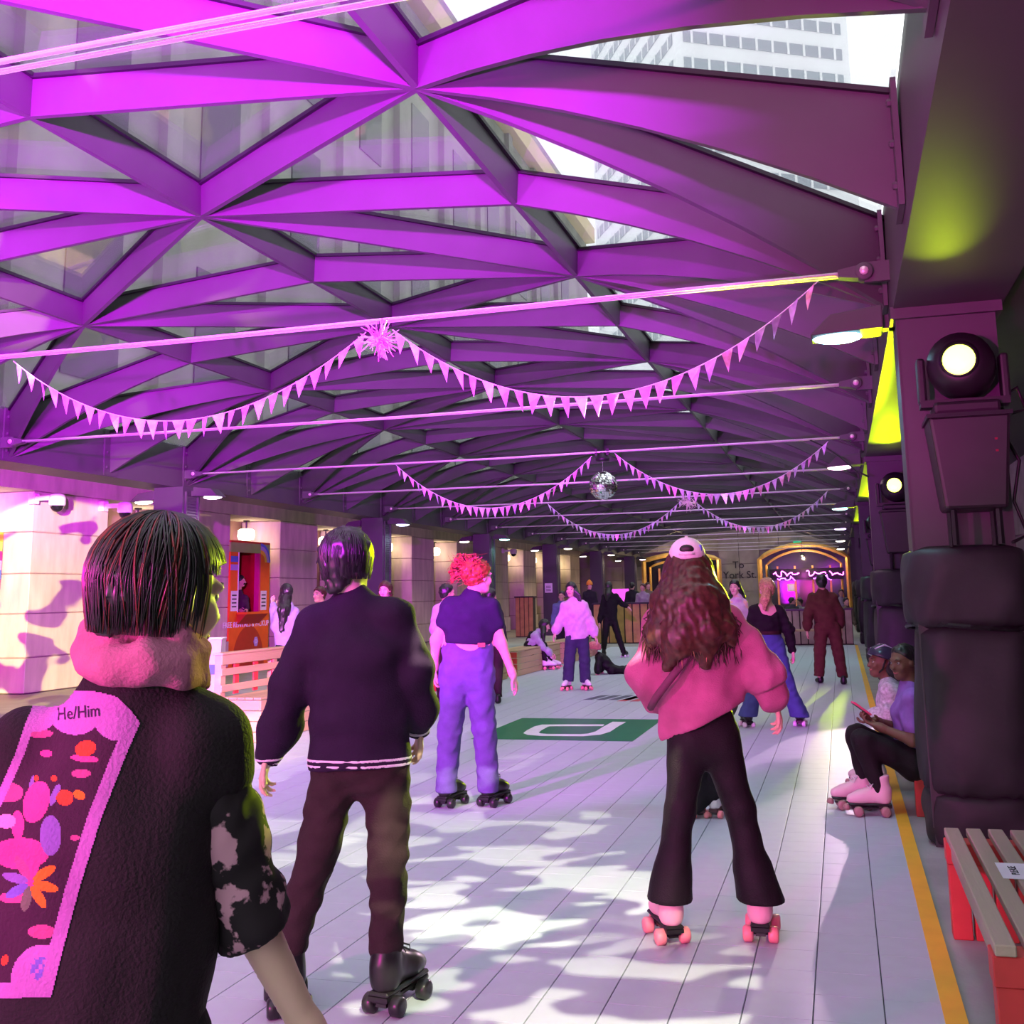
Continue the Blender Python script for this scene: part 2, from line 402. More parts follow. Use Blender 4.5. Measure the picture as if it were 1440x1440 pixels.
# ------------------------------------------------------------------ roof: triangulated steel fins and glass
XS = [-10.79, -8.02, -5.18, -2.32, .44]
YJ0, DJ, J0, J1 = 5.657, 2.0403, -3, 26
def ztop(x):
    s = abs(x+5.18); return 5.12-.24*s/2.85 if s <= 2.85 else 4.88-.73*(s-2.85)/2.76
def zbot(x):
    s = abs(x+5.18)
    if s <= 2.85: return 4.86-.23*s/2.85
    t = s-2.85; return 4.63-.25*t-.055*t*t
roof = empty('ceiling', (-5.18, 26, 3.4), kind='structure')
def fin(name, A, B, n):
    """tapered fin between plan points A and B following the vault, knife-thin at the bottom, gasket strip on top"""
    A = np.array(A, float); B = np.array(B, float); d = nrm(B-A); pn = np.array([-d[1], d[0]]); mb = MB(); S = []
    for i in range(n+1):
        p = A+(B-A)*i/n; zt = ztop(p[0]); zb = zbot(p[0])
        S.append([(*(p-pn*.045), zt), (*(p+pn*.045), zt), (*(p+pn*.022), zb), (*(p-pn*.022), zb), (*(p-pn*.075), zt), (*(p-pn*.075), zt+.03), (*(p+pn*.075), zt+.03), (*(p+pn*.075), zt)])
    for a, b in zip(S, S[1:]):
        o = len(mb.V); mb.V += a+b
        for q, m in (((0, 3, 11, 8), 0), ((3, 2, 10, 11), 0), ((2, 1, 9, 10), 0), ((4, 5, 13, 12), 1), ((5, 6, 14, 13), 1), ((6, 7, 15, 14), 1), ((7, 4, 12, 15), 1)):
            mb.F.append([o+k for k in q]); mb.m.append(m)
    mb.F.append([0, 1, 2, 3]); mb.m.append(0); o = len(mb.V)-8; mb.F.append([o+3, o+2, o+1, o]); mb.m.append(0)
    return mb.build(name, [STEEL, GASKET], roof)
YS = [YJ0+DJ*j for j in range(J0, J1+1)]
for jj, y in enumerate(YS):
    j = jj+J0
    for i in range(4):
        fin('arch_rib', (XS[i], y), (XS[i+1], y), 6 if i in (0, 3) else 3)
        if jj == len(YS)-1: continue
        y2 = YS[jj+1]; pr = (i+j) % 2           # j=0: node line 3 is a main node
        if pr: d0, d1 = (XS[i], y), (XS[i+1], y2)
        else: d0, d1 = (XS[i+1], y), (XS[i], y2)
        if i in (0, 3) and False: pass
        fin('diagonal_rib', d0, d1, 6 if i in (0, 3) else 3)
        if i: fin('purlin', (XS[i], y), (XS[i], y2), 1)
        c = [(XS[i], y), (XS[i+1], y), (XS[i+1], y2), (XS[i], y2)]
        tri = ((0, 1, 2), (0, 2, 3)) if pr else ((0, 1, 3), (1, 2, 3))
        for t in tri:
            P = [(*c[k], ztop(c[k][0])+.031) for k in t]
            MB().prism(P, (0, 0, .022)).build('glass_pane', GLASS, roof)
# gutter girders on both sides
MB().prism([(-10.76, -7, 3.48), (-11.45, -7, 3.48), (-11.45, -7, 4.35), (-10.80, -7, 4.22)], (0, 67, 0)).build('gutter_girder', STEEL, roof)
MB().prism([(.44, -7, 3.35), (1.12, -7, 3.35), (1.12, -7, 4.3), (.46, -7, 4.25)], (0, 67, 0)).build('gutter_girder', GIRD, roof)
for s, x in ((-1, .44), (1, -10.78)):
    for jj, y in enumerate(YS):                                   # end plates with bolts on the girder faces
        mb = MB().box(x+(.0 if s > 0 else -.03), x+(.03 if s > 0 else 0), y-.16, y+.16, 3.5, 4.2)
        mb.build('end_plate', STEEL, roof)
        if y < 22:
            for by in (-.11, .11):
                for z in (3.62, 3.85, 4.08):
                    MB().lathe([(.022, 0), (.022, .018), (.012, .026)], (x+.03*s, y+by, z), (s, 0, 0), 6).build('bolt', STEEL, roof)
# soffit over the left walk and dark soffit over the right walk
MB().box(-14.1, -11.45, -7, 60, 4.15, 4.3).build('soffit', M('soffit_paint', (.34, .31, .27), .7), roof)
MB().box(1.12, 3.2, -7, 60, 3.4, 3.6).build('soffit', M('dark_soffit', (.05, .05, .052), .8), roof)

# ------------------------------------------------------------------ left wall: limestone piers in courses, recesses, lintel, facade above
wl = empty('wall_left', (-14.6, 30, 0), kind='structure')
PC = [17.07+4.447*k for k in range(-2, 10)]
ZC = [(.0, .62, .05), (.62, 1.40, 0), (1.40, 2.12, 0), (2.12, 2.87, 0), (2.87, 3.62, 0)]
for pc in PC:
    MB().box(-15.3, -14.13, pc-.99, pc+.99, -.01, 3.62).build('pier_core', STONE_D, wl)
    for z0, z1, e in ZC:
        o = MB().box(-15.25, -14.1+e, pc-1.03-e, pc+1.03+e, z0+.008, z1-.008).build('stone_block', STONE, wl); bevel(o, .012, 1)
MB().box(-15.6, -15.28, -7, 60, -.012, 4.2).build('recess_wall', M('recess_rose', (.30, .16, .17), .8, 0, .15, 2), wl)
o = MB().box(-15.6, -14.08, -7, 60, 3.62, 4.3).build('lintel', STONE, wl)
FAC = M('facade_stone', (.27, .28, .24), .85, 0, .25, .6, stretch=(1, 1, .4))
FACW = M('facade_window', (.05, .06, .06), .15)
MB().box(-22, -15.0, -12, 66, 4.3, 27).build('upper_facade', FAC, wl)
MB().box(-22, -14.4, -12, 66, 24.6, 25.6).build('cornice', M('facade_cream', (.62, .52, .30), .8), wl)
for k in range(15):
    y = -6+k*4.6
    MB().box(-15.0, -14.75, y-1.15, y-.55, 4.3, 24.6).build('pilaster', FAC, wl)
    for z0, z1 in ((6.2, 9.8), (11.4, 15.2), (16.8, 20.6)):
        MB().box(-15.0, -14.96, y+.55, y+2.3, z0, z1).build('facade_pane', FACW, wl)
# back wall with two gold-trimmed arches
BW = 59.0
wb = empty('wall_back', (-5, BW, 0), kind='structure')
BST = M('back_stone', (.27, .25, .22), .85, 0, .2, 1.2)
GOLD = M('gold_frame', (.75, .46, .12), .35, .5, .15, 4)
DARKG = M('dark_glazing', (.015, .016, .02), .1)
def arch_pts(x0, x1, zs, zt, n=16):
    return [(x0+(x1-x0)*i/n, zs+(zt-zs)*math.sin(PI*i/n)**.75) for i in range(n+1)]
ARC = [(-10.6, -6.4, 3.25, 3.62), (-4.2, .42, 3.2, 3.95)]
# stone courses around the arches
zz = [0, .75, 1.5, 2.25, 3.0, 3.75, 4.5, 5.3]
for z0, z1 in zip(zz, zz[1:]):
    for xa, xb in ((-15.5, -10.6), (-6.4, -4.2), (.42, 3.2)) if z1 <= 3.01 else ((-15.5, -6.4), (-6.4, -4.2), (-4.2, 3.2)):
        n = max(1, round((xb-xa)/1.1)); off = BW+(0 if z1 <= 3.01 or (xa, xb) == (-6.4, -4.2) else .12)
        for i in range(n):
            a = xa+(xb-xa)*i/n; b = xa+(xb-xa)*(i+1)/n
            if z0 > 3.7 or z1 <= 3.01 or (xa, xb) == (-6.4, -4.2):
                MB().box(a+.01, b-.01, off, BW+.5, z0+.01, z1-.01).build('stone_block', BST, wb)
MB().box(-15.5, 3.2, BW+.2, BW+.6, 3.0, 3.95).build('arch_header', BST, wb)
MB().box(-15.5, 3.2, BW+.45, BW+.9, 0, 5.4).build('wall_core', BST, wb)
for x0, x1, zs, zt in ARC:
    A = arch_pts(x0, x1, zs, zt); C = [(x0, 0)]+A+[(x1, 0)]
    MB().prism([(p[0], BW+.19, p[1]) for p in C], (0, .02, 0)).build('glazing', DARKG, wb)
    MB().tube([(p[0], BW+.02, p[1]) for p in C], .14, 6).build('arch_trim', GOLD, wb)
    C2 = [(x0+.35, 0)]+[(x0+.35+(p[0]-x0)*(x1-x0-.7)/(x1-x0), p[1]-.32) for p in A]+[(x1-.35, 0)]
    MB().tube([(p[0], BW+.1, p[1]) for p in C2], .07, 6).build('arch_trim', GOLD, wb)
    for k in range(1, 5):
        x = x0+(x1-x0)*k/5; MB().box(x-.05, x+.05, BW+.1, BW+.19, 0, zs-.4).build('mullion', GOLD, wb)
lettering('lettering', 'To', .55, (-5.35, BW-.01, 2.92), (1, 0, 0), (0, 0, 1), INK, wb, .01)
lettering('lettering', 'York St.', .55, (-5.3, BW-.01, 2.38), (1, 0, 0), (0, 0, 1), INK, wb, .01)
MB().box(-2.35, -1.9, BW-.06, BW-.0, 4.02, 4.16).build('exit_sign', M('exit_green', (.0, .3, .1), .5, emit=(.0, .55, .25, .8)), wb)
# right wall
wr = MB().box(2.7, 3.0, -7, 60, -.012, 3.5).build('wall_right', CONC_W, kind='structure'); ORG[wr] = np.array(wr.location[:])
for k in range(8):
    for z in (.02, 1.15, 2.3):
        o = MB().box(2.66, 2.7, .2+k*2.42, 2.6+k*2.42, z, z+1.12).build('concrete_panel', CONC_W, wr)
MESH = M('grey_lattice', (.45, .46, .44), .6)
lt = empty('lattice_panel', (2.0, 9, 0), 'pale metal lattice panel behind the padded right pillar', 'panel')
for k in range(15):
    for s in (-1, 1):
        z0 = .45+k*.1
        MB().tube([(1.62, 8.3, z0 if s > 0 else z0+.5), (2.55, 8.3, z0+.5 if s > 0 else z0)], .012, 4).build('lath', MESH, lt)
for x in (1.6, 2.57): MB().box(x-.03, x+.03, 8.26, 8.34, -.012, 2.5).build('post', MESH, lt)
# tower beyond the glass roof, and the brighter block beside it
TOWST = M('tower_panel', (.82, .83, .84), .7, 0, .04, .2)
TOWW = M('tower_window', (.34, .38, .42), .3)
tw = empty('office_tower', (-15.4, 120, 0), 'white office tower with ribbon windows seen through the roof glass', 'building')
ORG[tw] = np.zeros(3); tw.rotation_euler = (0, 0, math.radians(30))
MB().box(0, 23.7, 0, 34, -1, 100).build('body', TOWST, tw)
for r in range(15):
    z = 33+r*3.5
    for f in (0, 1):
        L = 34 if f else 23.7; n = 14 if f else 10
        b = (MB().box(-.1, -.02, 1, L-1, z, z+1.5) if f else MB().box(1, L-1, -.1, -.02, z, z+1.5)).build('window_band', TOWW, tw)
        for i in range(n):
            t = 1+(L-2)*(i+.5)/n
            (MB().box(-.2, -.1, t-.15, t+.15, z-.1, z+1.6) if f else MB().box(t-.15, t+.15, -.2, -.1, z-.1, z+1.6)).build('mullion', TOWST, b)
# ------------------------------------------------------------------ columns, lamps
def lens_mat(i, c, s=7.0): return M('lamp_lens_%d' % i, (.9, .9, .9), .4, emit=(*c, s))
def wall_lamp(x, y, z, sx, color, label, energy, im, group='oval wall lamps on the columns', tilt=0):
    """wedge-shaped wall lamp reaching out along sx (+1/-1) from the column face at x"""
    e = empty('wall_lamp', (x, y, z), label, 'lamp', group)
    MB().box(min(x, x+.10*sx), max(x, x+.10*sx), y-.06, y+.06, z+.03, z+.12).build('bracket', STEEL, e)
    a, b = x+.08*sx, x+.56*sx
    P = [(a, y-.15, z+.02), (b, y-.15, z+.0), (b, y+.15, z+.0), (a, y+.15, z+.02), (a, y-.13, z+.18), (b-.14*sx, y-.13, z+.14), (b-.14*sx, y+.13, z+.14), (a, y+.13, z+.18)]
    if sx < 0: P = [P[i] for i in (1, 0, 3, 2, 5, 4, 7, 6)]
    h = MB().hexa(P).build('housing', STEEL, e); bevel(h, .012, 2)
    mb = MB(); c = ((a+b)/2+.06*sx, y, z-.0)
    mb.ell(c, (.165, .115, .035), 20, 8); mb.build('lens', im, e, True)
    lamp_spot((c[0], c[1], c[2]-.05), (c[0], c[1], 0), color, energy, 150, .5, .1)
    return e
NAMES = ['nearest', 'second', 'third', 'fourth', 'fifth', 'sixth']
CINN = [(1, .75, 1), (.62, .72, 1), (.35, 1, .85), (1, .85, .6), (1, .86, .65), (1, .7, .9)]
WARM = (1.0, .74, .42)
COLY = [15.5+8.16*k for k in range(-1, 6)]
for k, y in enumerate(COLY):
    kk = k-1; nm = NAMES[max(kk, 0)] if kk >= 0 else 'out of view'
    e = empty('steel_column', (-10.89, y+.25, 0), '%s grey steel column along the left edge of the glass roof' % (nm if kk >= 0 else 'frame-edge'), 'column', 'left roof columns')
    MB().box(-11.18, -10.62, y, y+.5, -.012, 3.48).build('shaft', STEEL_D, e)
    MB().box(-10.62, -10.585, y+.06, y+.10, .2, 3.4).build('corner_strip', STEEL, e)
    MB().box(-10.62, -10.585, y+.40, y+.44, .2, 3.4).build('corner_strip', STEEL, e)
    for i in range(24): MB().box(-10.62, -10.60, y+.11, y+.39, 2.2+i*.05, 2.22+i*.05).build('louvre', STEEL, e)
    MB().box(-11.22, -10.58, y-.04, y+.54, -.012, .12).build('base_shoe', STEEL_D, e)
    if kk >= 0:
        wall_lamp(-10.585, y+.25, 3.30, 1, CINN[kk], 'bright oval lamp on the rink side of the %s left column' % nm, 70 if kk < 5 else 40, lens_mat(kk, CINN[kk], 9))
        wall_lamp(-11.18, y+.25, 3.27, -1, WARM, 'warm oval lamp on the wall side of the %s left column' % nm, 200, lens_mat(20, (1, .88, .72), 7))
sn = empty('notice_sheet', (-10.95, 39.96, 1.7), 'white paper notice fixed to the fourth left column', 'notice')
MB().box(-11.1, -10.8, 39.955, 39.975, 1.62, 1.98).build('sheet', PAPER, sn)
for i in range(4): MB().box(-11.05, -10.86, 39.95, 39.956, 1.68+i*.06, 1.70+i*.06).build('print_line', INK, sn)
CRIGHT = [(.35, .85, 1), (1, .6, .8), (.4, 1, .9), (.6, .4, 1), (1, .9, .7), (1, .9, .7)]
for k in range(-1, 6):
    y = 7.1+8.16*k; nm = NAMES[max(k, 0)]
    e = empty('roof_pillar', (.75, y+.25, 0), '%s grey steel pillar under the right roof girder' % (nm if k >= 0 else 'unseen'), 'pillar', 'right roof pillars')
    if k < 0: e['label'] = 'grey steel pillar beside the camera under the right roof girder'
    MB().box(.46, 1.06, y, y+.5, -.012, 3.36).build('shaft', STEEL, e)
    MB().box(.452, .462, y-.006, y+.02, .1, 3.35).build('corner_strip', STEEL, e)
    MB().box(.42, 1.1, y-.04, y+.54, 3.28, 3.36).build('cap_plate', STEEL, e)
    if k >= 0:
        wall_lamp(.46, y+.25, 3.25, -1, CRIGHT[k], 'oval lamp on the %s right pillar reaching over the rink' % nm, 60, lens_mat(30+k, CRIGHT[k], 9))

# ------------------------------------------------------------------ pads, moving heads and cases on the right pillars
PAD = M('pad_cover', (.026, .026, .028), .62, 0, .25, 3, .5, 9)
LENSY = M('yellow_lens', (.8, 1, .2), .3, emit=(.80, 1.0, .08, 9))
CASE = M('case_black', (.012, .012, .012), .4, 0, .2, 8)
def pad_ring(z0, z1, y, seed, name, par, bulge=.03, r=(.315, .33), n=48, gather=0):
    rs = np.random.RandomState(seed); V = []; F = []; m = 16
    ph = rs.uniform(0, 6, 8)
    for j in range(m+1):
        t = j/m; z = z0+(z1-z0)*t; prof = bulge*math.sin(PI*min(1, max(0, t)))**.5-(.05 if j in (0, m) else 0)
        for i in range(n):
            a = 2*PI*i/n; w = .010*math.sin(3*a+ph[0]+4*t)+.008*math.sin(7*a+ph[1]-6*t)
            w += gather*max(0, 1-t*3)*.02*math.sin(22*a+ph[2])
            ce, se = math.cos(a), math.sin(a); p = .55
            x = math.copysign(abs(ce)**p, ce)*(r[0]+prof+w); yy = math.copysign(abs(se)**p, se)*(r[1]+prof+w)
            V.append((.77+x, y+.25+yy, z))
    for j in range(m):
        for i in range(n):
            i2 = (i+1) % n; F.append([j*n+i, j*n+i2, (j+1)*n+i2, (j+1)*n+i])
    F.append(list(range(n))[::-1]); F.append([m*n+i for i in range(n)])
    return mesh_np(name, V, F, PAD, par, True)
def moving_head(x, y, z, aim, label, group='stage lights on the right pillars', lit=True, lens=LENSY, q=1.0, mount=None):
    e = empty('moving_head_light', (x, y, z-.32), label, 'stage light', group)
    b = MB().box(x-.17*q, x+.17*q, y-.13*q, y+.13*q, z-.31, z-.21*q).build('base', BLACK, e); bevel(b, .02, 2)
    for s in (-1, 1):
        a = MB().box(x+s*.215*q-.025, x+s*.215*q+.025, y-.06, y+.06, z-.20*q, z+.06).build('yoke_arm', BLACK, e); bevel(a, .015, 2)
    MB().box(x-.23*q, x+.23*q, y-.06, y+.06, z-.225*q, z-.185*q).build('yoke', BLACK, e)
    d = nrm(np.array(aim)-np.array([x, y, z])); c = np.array([x, y, z])
    MB().lathe([(r*q, h*q) for r, h in ((.06, -.19), (.13, -.17), (.172, -.10), (.18, .02), (.172, .09), (.13, .14), (.105, .16))], c, d, 24).build('head', BLACK, e, True)
    MB().lathe([(r*q, h*q) for r, h in ((.098, .155), (.103, .175), (.09, .178))], c, d, 24, cap=False).build('bezel', BLACK_M, e, True)
    MB().lathe([(r*q, h*q) for r, h in ((.085, .158), (.08, .172), (.05, .182), (.0, .185))], c, d, 24).build('lens', lens if lit else BLACK, e, True)
    P = [(x+.18, y+.05, z-.22), (x+.32, y+.08, z-.14), (x+.36, y+.08, z-.28), (x+.28, y+.06, z-.30), (x+.2, y+.06, z-.27)]
    MB().tube(P, .012, 6).build('cable', BLACK, e, True)
    if mount == 'rod':
        for sx in (-1, 1): MB().tube([(x+sx*.1*q, y, z-.25), (x+sx*.3*q, y, z+.05), (x+sx*.3*q, y, 3.64)], .015, 6).build('hanger', BLACK_M, e)
    elif mount == 'stand':
        MB().tube([(x, y, 0), (x, y, z-.3)], .03, 8).build('stand_pole', BLACK_M, e)
        for t in (0, 2.1, 4.2): MB().tube([(x, y, .5), (x+.45*math.cos(t), y+.45*math.sin(t), 0)], .018, 6).build('stand_leg', BLACK_M, e)
    elif mount == 'girder': MB().tube([(x, y, z-.27), (x+.25, y, z-.27), (x+.33, y, 3.5), (.46, y, 3.5)], .02, 6).build('wall_bracket', BLACK_M, e)
    elif mount == 'pillar': MB().box(x-.1, x+.1, y, y+.245, z-.30, z-.26).build('wall_bracket', BLACK_M, e)
    return c+d*.2*q
for k in range(0, 5):
    y = 7.1+8.16*k; nm = NAMES[k]
    e = empty('pillar_pad', (.77, y+.25, 0), 'black padded wrap around the %s right pillar' % nm, 'pillar pad', 'pads on the right pillars')
    pad_ring(-.012, .30, y, 3+k, 'lower_pad', e, .03)
    pad_ring(.26, 1.32, y, 13+k, 'middle_pad', e, .04, gather=1)
    pad_ring(1.29, 1.80, y, 23+k, 'upper_pad', e, .05, (.33, .35), gather=1)
    MB().tube([(0.77+.375*math.cos(t), y+.25+.39*math.sin(t), 1.30+.02*math.sin(2*t)) for t in np.linspace(0, 2*PI, 24)], .014, 5).build('strap', BLACK, e)
    if k < 3:
        e = empty('equipment_case', (.80, y-.15, 1.8), 'black lighting case on a stand before the %s right pillar' % nm, 'equipment case', 'black cases on the right pillars')
        P = [(.63, y-.42, 2.0), (.98, y-.42, 2.0), (.98, y-.05, 2.0), (.63, y-.05, 2.0), (.57, y-.45, 2.56), (1.03, y-.45, 2.56), (1.03, y-.04, 2.56), (.57, y-.04, 2.56)]
        b = MB().hexa(P).build('body', CASE, e); bevel(b, .02, 2)
        MB().box(.56, 1.04, y-.46, y-.03, 2.55, 2.575).build('lid_edge', BLACK_M, e)
        for x in (.68, .93):
            MB().tube([(x, y-.35, 1.79), (x, y-.35, 2.01)], .02, 6).build('stand_leg', BLACK_M, e)
            MB().tube([(x, y-.1, 1.79), (x, y-.1, 2.01)], .02, 6).build('stand_leg', BLACK_M, e)
        for z in (2.33, 2.40): MB().box(.93, .945, y-.452, y-.44, z, z+.012).build('indicator', M('red_led', (.2, 0, .02), .5), e)
        MB().tube([(1.0, y-.2, 2.5), (1.1, y-.15, 2.3), (1.04, y-.2, 2.05), (1.12, y-.1, 1.85), (1.0, y-.3, 1.8)], .011, 5).build('cable', BLACK, e, True)
    if k < 4:
        lp = moving_head(.80, y-.25, 2.89, (-.3, y-7, 3.4) if k else (-.2, 1.0, 3.25), 'black moving stage light with yellow-green lens before the %s right pillar' % nm, q=1.12, mount='pillar')
        if k == 0:
            lamp_spot(lp+np.array([-.04, -.04, .02]), (.50, 5.2, 3.5), YEL, 18, 36, .8, .03)
        else:
            lamp_spot(lp, (.1, y-6, 3.6), YEL, 160, 40, .6, .05)
            if k == 1: lamp_spot(lp, (-1.3, y-11, 2.35), YEL, 8000, 24, .6, .05)
            if k == 2: lamp_spot(lp, (-.25, 4.6, 0), (1.0, .66, .86), 2600, 14, .15, .04, dict(scale=(22, 30, 1), cut=.36, soft=.05, loc=(1, 4, 0)))
            if k == 3: lamp_spot(lp, (-2.2, 8, 1.2), YEL, 2500, 18, .5, .05)
# wash lights out of view, inferred from how the light falls; bodies and mounts added
def wash(x, y, z, to, color, en, ang, label, gobo=None, blend=.6, size=.1, mount='rod'):
    lm = M('wash_%d%d%d' % tuple(int(c*9) for c in color), (.5, .5, .5), .4, emit=(*color, 6))
    lp = moving_head(x, y, z, to, label, 'wash lights behind the camera', lens=lm, mount=mount)
    lamp_spot(lp, to, color, en, ang, blend, size, gobo)
wash(-5.4, -.4, 1.1, (-6.4, 9.0, 6.6), MAG, 13000, 86, 'magenta wash light on a stand at the near left', mount='stand')
wash(-.55, -.89, 3.05, (-6.2, 7.5, 5.6), MAG, 24000, 78, 'strong magenta wash light hung behind the camera')
wash(-1.9, -3.2, 1.3, (.2, 6.8, 4.3), (1.0, 0, .62), 3600, 30, 'magenta wash light on a stand behind the camera', mount='stand')
wash(-1.2, -4.2, 1.5, (-11.0, 13.0, 4.7), MAG, 26000, 17, 'magenta wash light on a stand aimed at the left eaves', mount='stand')
wash(.25, -.89, 3.0, (-.6, 5.0, 1.25), (1.0, 0, .5), 700, 24, 'pink wash light hung right of the camera')  # unseen spot added to light only the pink sweater skater
wash(-3.4, -1.9, 1.9, (-1.7, 4.5, 1.2), (1.0, 0, .55), 1400, 62, 'pink wash light on a stand left of the camera', mount='stand')
wash(-5.3, -.89, 3.05, (-2.8, 7.7, 1.1), (.85, 0, 1.0), 7000, 17, 'violet wash light hung toward the left of the rink')  # unseen spot added to turn the auburn-haired skater magenta
wash(-1.6, -.89, 3.2, (-6.7, 11.4, .55), (1.0, .80, .10), 9000, 13, 'yellow projector aimed at the pallet bench', blend=.3, size=.03)
wash(.1, 1.4, 3.2, (-2.0, 6.1, 0), GOB, 2600, 19, 'leaf pattern projector fixed to the right girder', dict(scale=(9, 30, 1), rot=.5, cut=.50, soft=.015), blend=.05, size=.02, mount='girder')
wash(.15, .9, 3.2, (-1.3, 4.6, 0), GOB, 1500, 21, 'second leaf pattern projector fixed to the right girder', dict(scale=(9, 30, 1), rot=.3, cut=.52, soft=.015, loc=(4, 2, 0)), blend=.05, size=.02, mount='girder')
wash(-4.3, -.89, 3.2, (-4.9, 7.0, 0), GOB, 3600, 26, 'leaf pattern projector hung toward the left rink edge', dict(scale=(9, 26, 1), rot=-.3, cut=.53, soft=.015, loc=(3, 1, 0)), blend=.08, size=.02)
wash(-2.5, -.89, 3.2, (-14.1, 16.9, 1.35), (1.0, .84, .22), 46000, 12, 'yellow pattern projector aimed at the stone piers', dict(scale=(26, 32, 1), cut=.42, soft=.03, loc=(5, 2, 0)), blend=.1, size=.02)
wash(-3.4, -.89, 3.2, (-15.0, 13.0, 10.5), (1.0, .85, .12), 9000, 60, 'yellow pattern projector aimed up at the facade', dict(scale=(7, 9, 1), cut=.55, soft=.05, loc=(2, 6, 0)), blend=.2, size=.02)

# ------------------------------------------------------------------ tie rods
RY = [7.27+4.0806*k for k in range(-2, 13)]
ROD = M('rod_white', (.72, .70, .72), .3, .2)
for n, y in enumerate(RY):
    k = n-2
    e = empty('tie_rod', (-5, y, 3.67), '%s twin tie rod across the roof%s' % (['first pale', 'second pale', 'third pale', 'fourth pale', 'fifth pale', 'sixth pale', 'seventh pale', 'eighth pale', 'ninth pale', 'tenth pale', 'eleventh pale', 'twelfth pale', 'thirteenth pale', 'fourteenth pale', 'farthest pale'][n], {1: ' crossing the top of the picture', 2: ' carrying the pink tinsel burst', 4: ' carrying the mirror ball', 6: ' carrying the pale pompom'}.get(n, ' counting from the camera')), 'tie rod', 'tie rods across the roof')
    for s in (-1, 1):
        MB().tube([(-10.3, y+s*.032, 3.67), (-5, y+s*.032, 3.645), (.20, y+s*.032, 3.67)], .0125 if k < 3 else .016, 6).build('rod', ROD, e, True)
    for x, s in ((.23, 1), (-10.3, -1)):
        MB().hexa([(x-.12*s, y-.045, 3.645), (x+.04*s, y-.05, 3.62), (x+.04*s, y+.05, 3.62), (x-.12*s, y+.045, 3.645), (x-.12*s, y-.045, 3.695), (x+.04*s, y-.05, 3.72), (x+.04*s, y+.05, 3.72), (x-.12*s, y+.045, 3.695)]).build('clevis', STEEL, e)
        MB().lathe([(.055, -.06), (.06, -.055), (.06, .055), (.055, .06)], (x+.05*s, y, 3.67), (0, 1, 0), 16).build('lug', STEEL, e, True)
        MB().lathe([(.028, -.075), (.03, -.07), (.03, .07), (.028, .075)], (x+.05*s, y, 3.67), (0, 1, 0), 10).build('pin', M('pin_steel', (.7, .55, .6), .3, .4), e, True)
        MB().box(min(x+.05*s, x+.24*s), max(x+.05*s, x+.24*s), y-.02, y+.02, 3.6, 3.74).build('lug_plate', STEEL, e)

# ------------------------------------------------------------------ bunting, ornaments, mirror ball
IRI = [M('foil_lilac', (.62, .52, .85), .3, .35, .3, 14), M('foil_pink', (.9, .42, .62), .3, .35, .35, 14, c2=(.75, .5, .9)), M('foil_silver', (.72, .74, .82), .25, .4, .2, 14), M('foil_orange', (.9, .5, .4), .3, .35, .35, 14, c2=(.8, .45, .8))]
def swag(p0, p1, sag, n, label, mats, w=.10, h=.155, asym=0.5):
    p0 = np.array(p0); p1 = np.array(p1); e = empty('bunting', (p0+p1)/2-np.array([0, 0, sag+.15]), label, 'bunting', 'pennant buntings under the tie rods')
    def f(t):
        z = -4*sag*t*(1-t); return p0+(p1-p0)*t+np.array([0, 0, z])
    MB().tube([f(i/40) for i in range(41)], .004, 4).build('string', PAPER, e)
    for i in range(n):
        t = (i+.5)/n; c = f(t); dd = nrm(f(min(1, t+.01))-f(max(0, t-.01))); a = random.uniform(-.7, .7)
        ax = np.array([dd[0]*math.cos(a), math.sin(a), dd[2]]); tl = random.uniform(-.12, .12)
        tip = c+np.array([tl*.2+dd[2]*-.03, random.uniform(-.03, .03), -h]); nb = nrm(np.cross(ax, [0, 0, 1]))*.0012
        P = [c-ax*w/2, c+ax*w/2, (c+ax*w/2)*.5+tip*.5+nb*random.uniform(-9, 9), tip, (c-ax*w/2)*.5+tip*.5+nb*random.uniform(-9, 9)]
        mb = MB(); mb.prism(P, nb); mb.build('pennant', random.choice(mats), e)
L1 = IRI
swag((-6.66, 7.25, 3.60), (-3.40, 7.25, 3.57), .60, 27, 'near bunting swag left of the pink tinsel burst', [IRI[1], IRI[1], IRI[0], IRI[3]])
swag((-3.18, 7.25, 3.57), (-.02, 7.25, 3.64), .66, 27, 'near bunting swag between pink tinsel burst and right pillar', [IRI[1], IRI[0], IRI[0], IRI[3]])
swag((-6.7, 15.4, 3.64), (-3.5, 15.4, 3.60), .74, 30, 'middle bunting swag left of the mirror ball', IRI)
swag((-3.15, 15.4, 3.62), (-.05, 15.4, 3.62), .68, 30, 'middle bunting swag right of the mirror ball', IRI)
swag((-6.45, 23.56, 3.64), (-3.3, 23.56, 3.60), .76, 30, 'far bunting swag left of the pale pompom', [IRI[2], IRI[2], IRI[0], IRI[1]])
swag((-3.1, 23.56, 3.60), (-.14, 23.56, 3.65), .72, 30, 'far bunting swag right of the pale pompom', [IRI[2], IRI[2], IRI[0], IRI[3]])
def burst(c, r, n, label, mats, cat):
    e = empty('tinsel_burst', c, label, cat); rs = np.random.RandomState(5)
    MB().ell(c, (.03, .03, .03)).build('core', mats[0], e, True)
    MB().tube([c, np.array(c)+[0, 0, .17]], .004, 4).build('hook', BLACK, e)
    for i in range(n):
        d = nrm(rs.normal(size=3)); s = nrm(rs.normal(size=3)); P = []
        for q in range(6):
            t = q/5; P.append(np.array(c)+d*r*t+s*r*.25*math.sin(5*t)*t)
        MB().tube(P, [.006, .006, .006, .005, .004, .003], 4).build('tinsel_strand', mats[i % len(mats)], e)
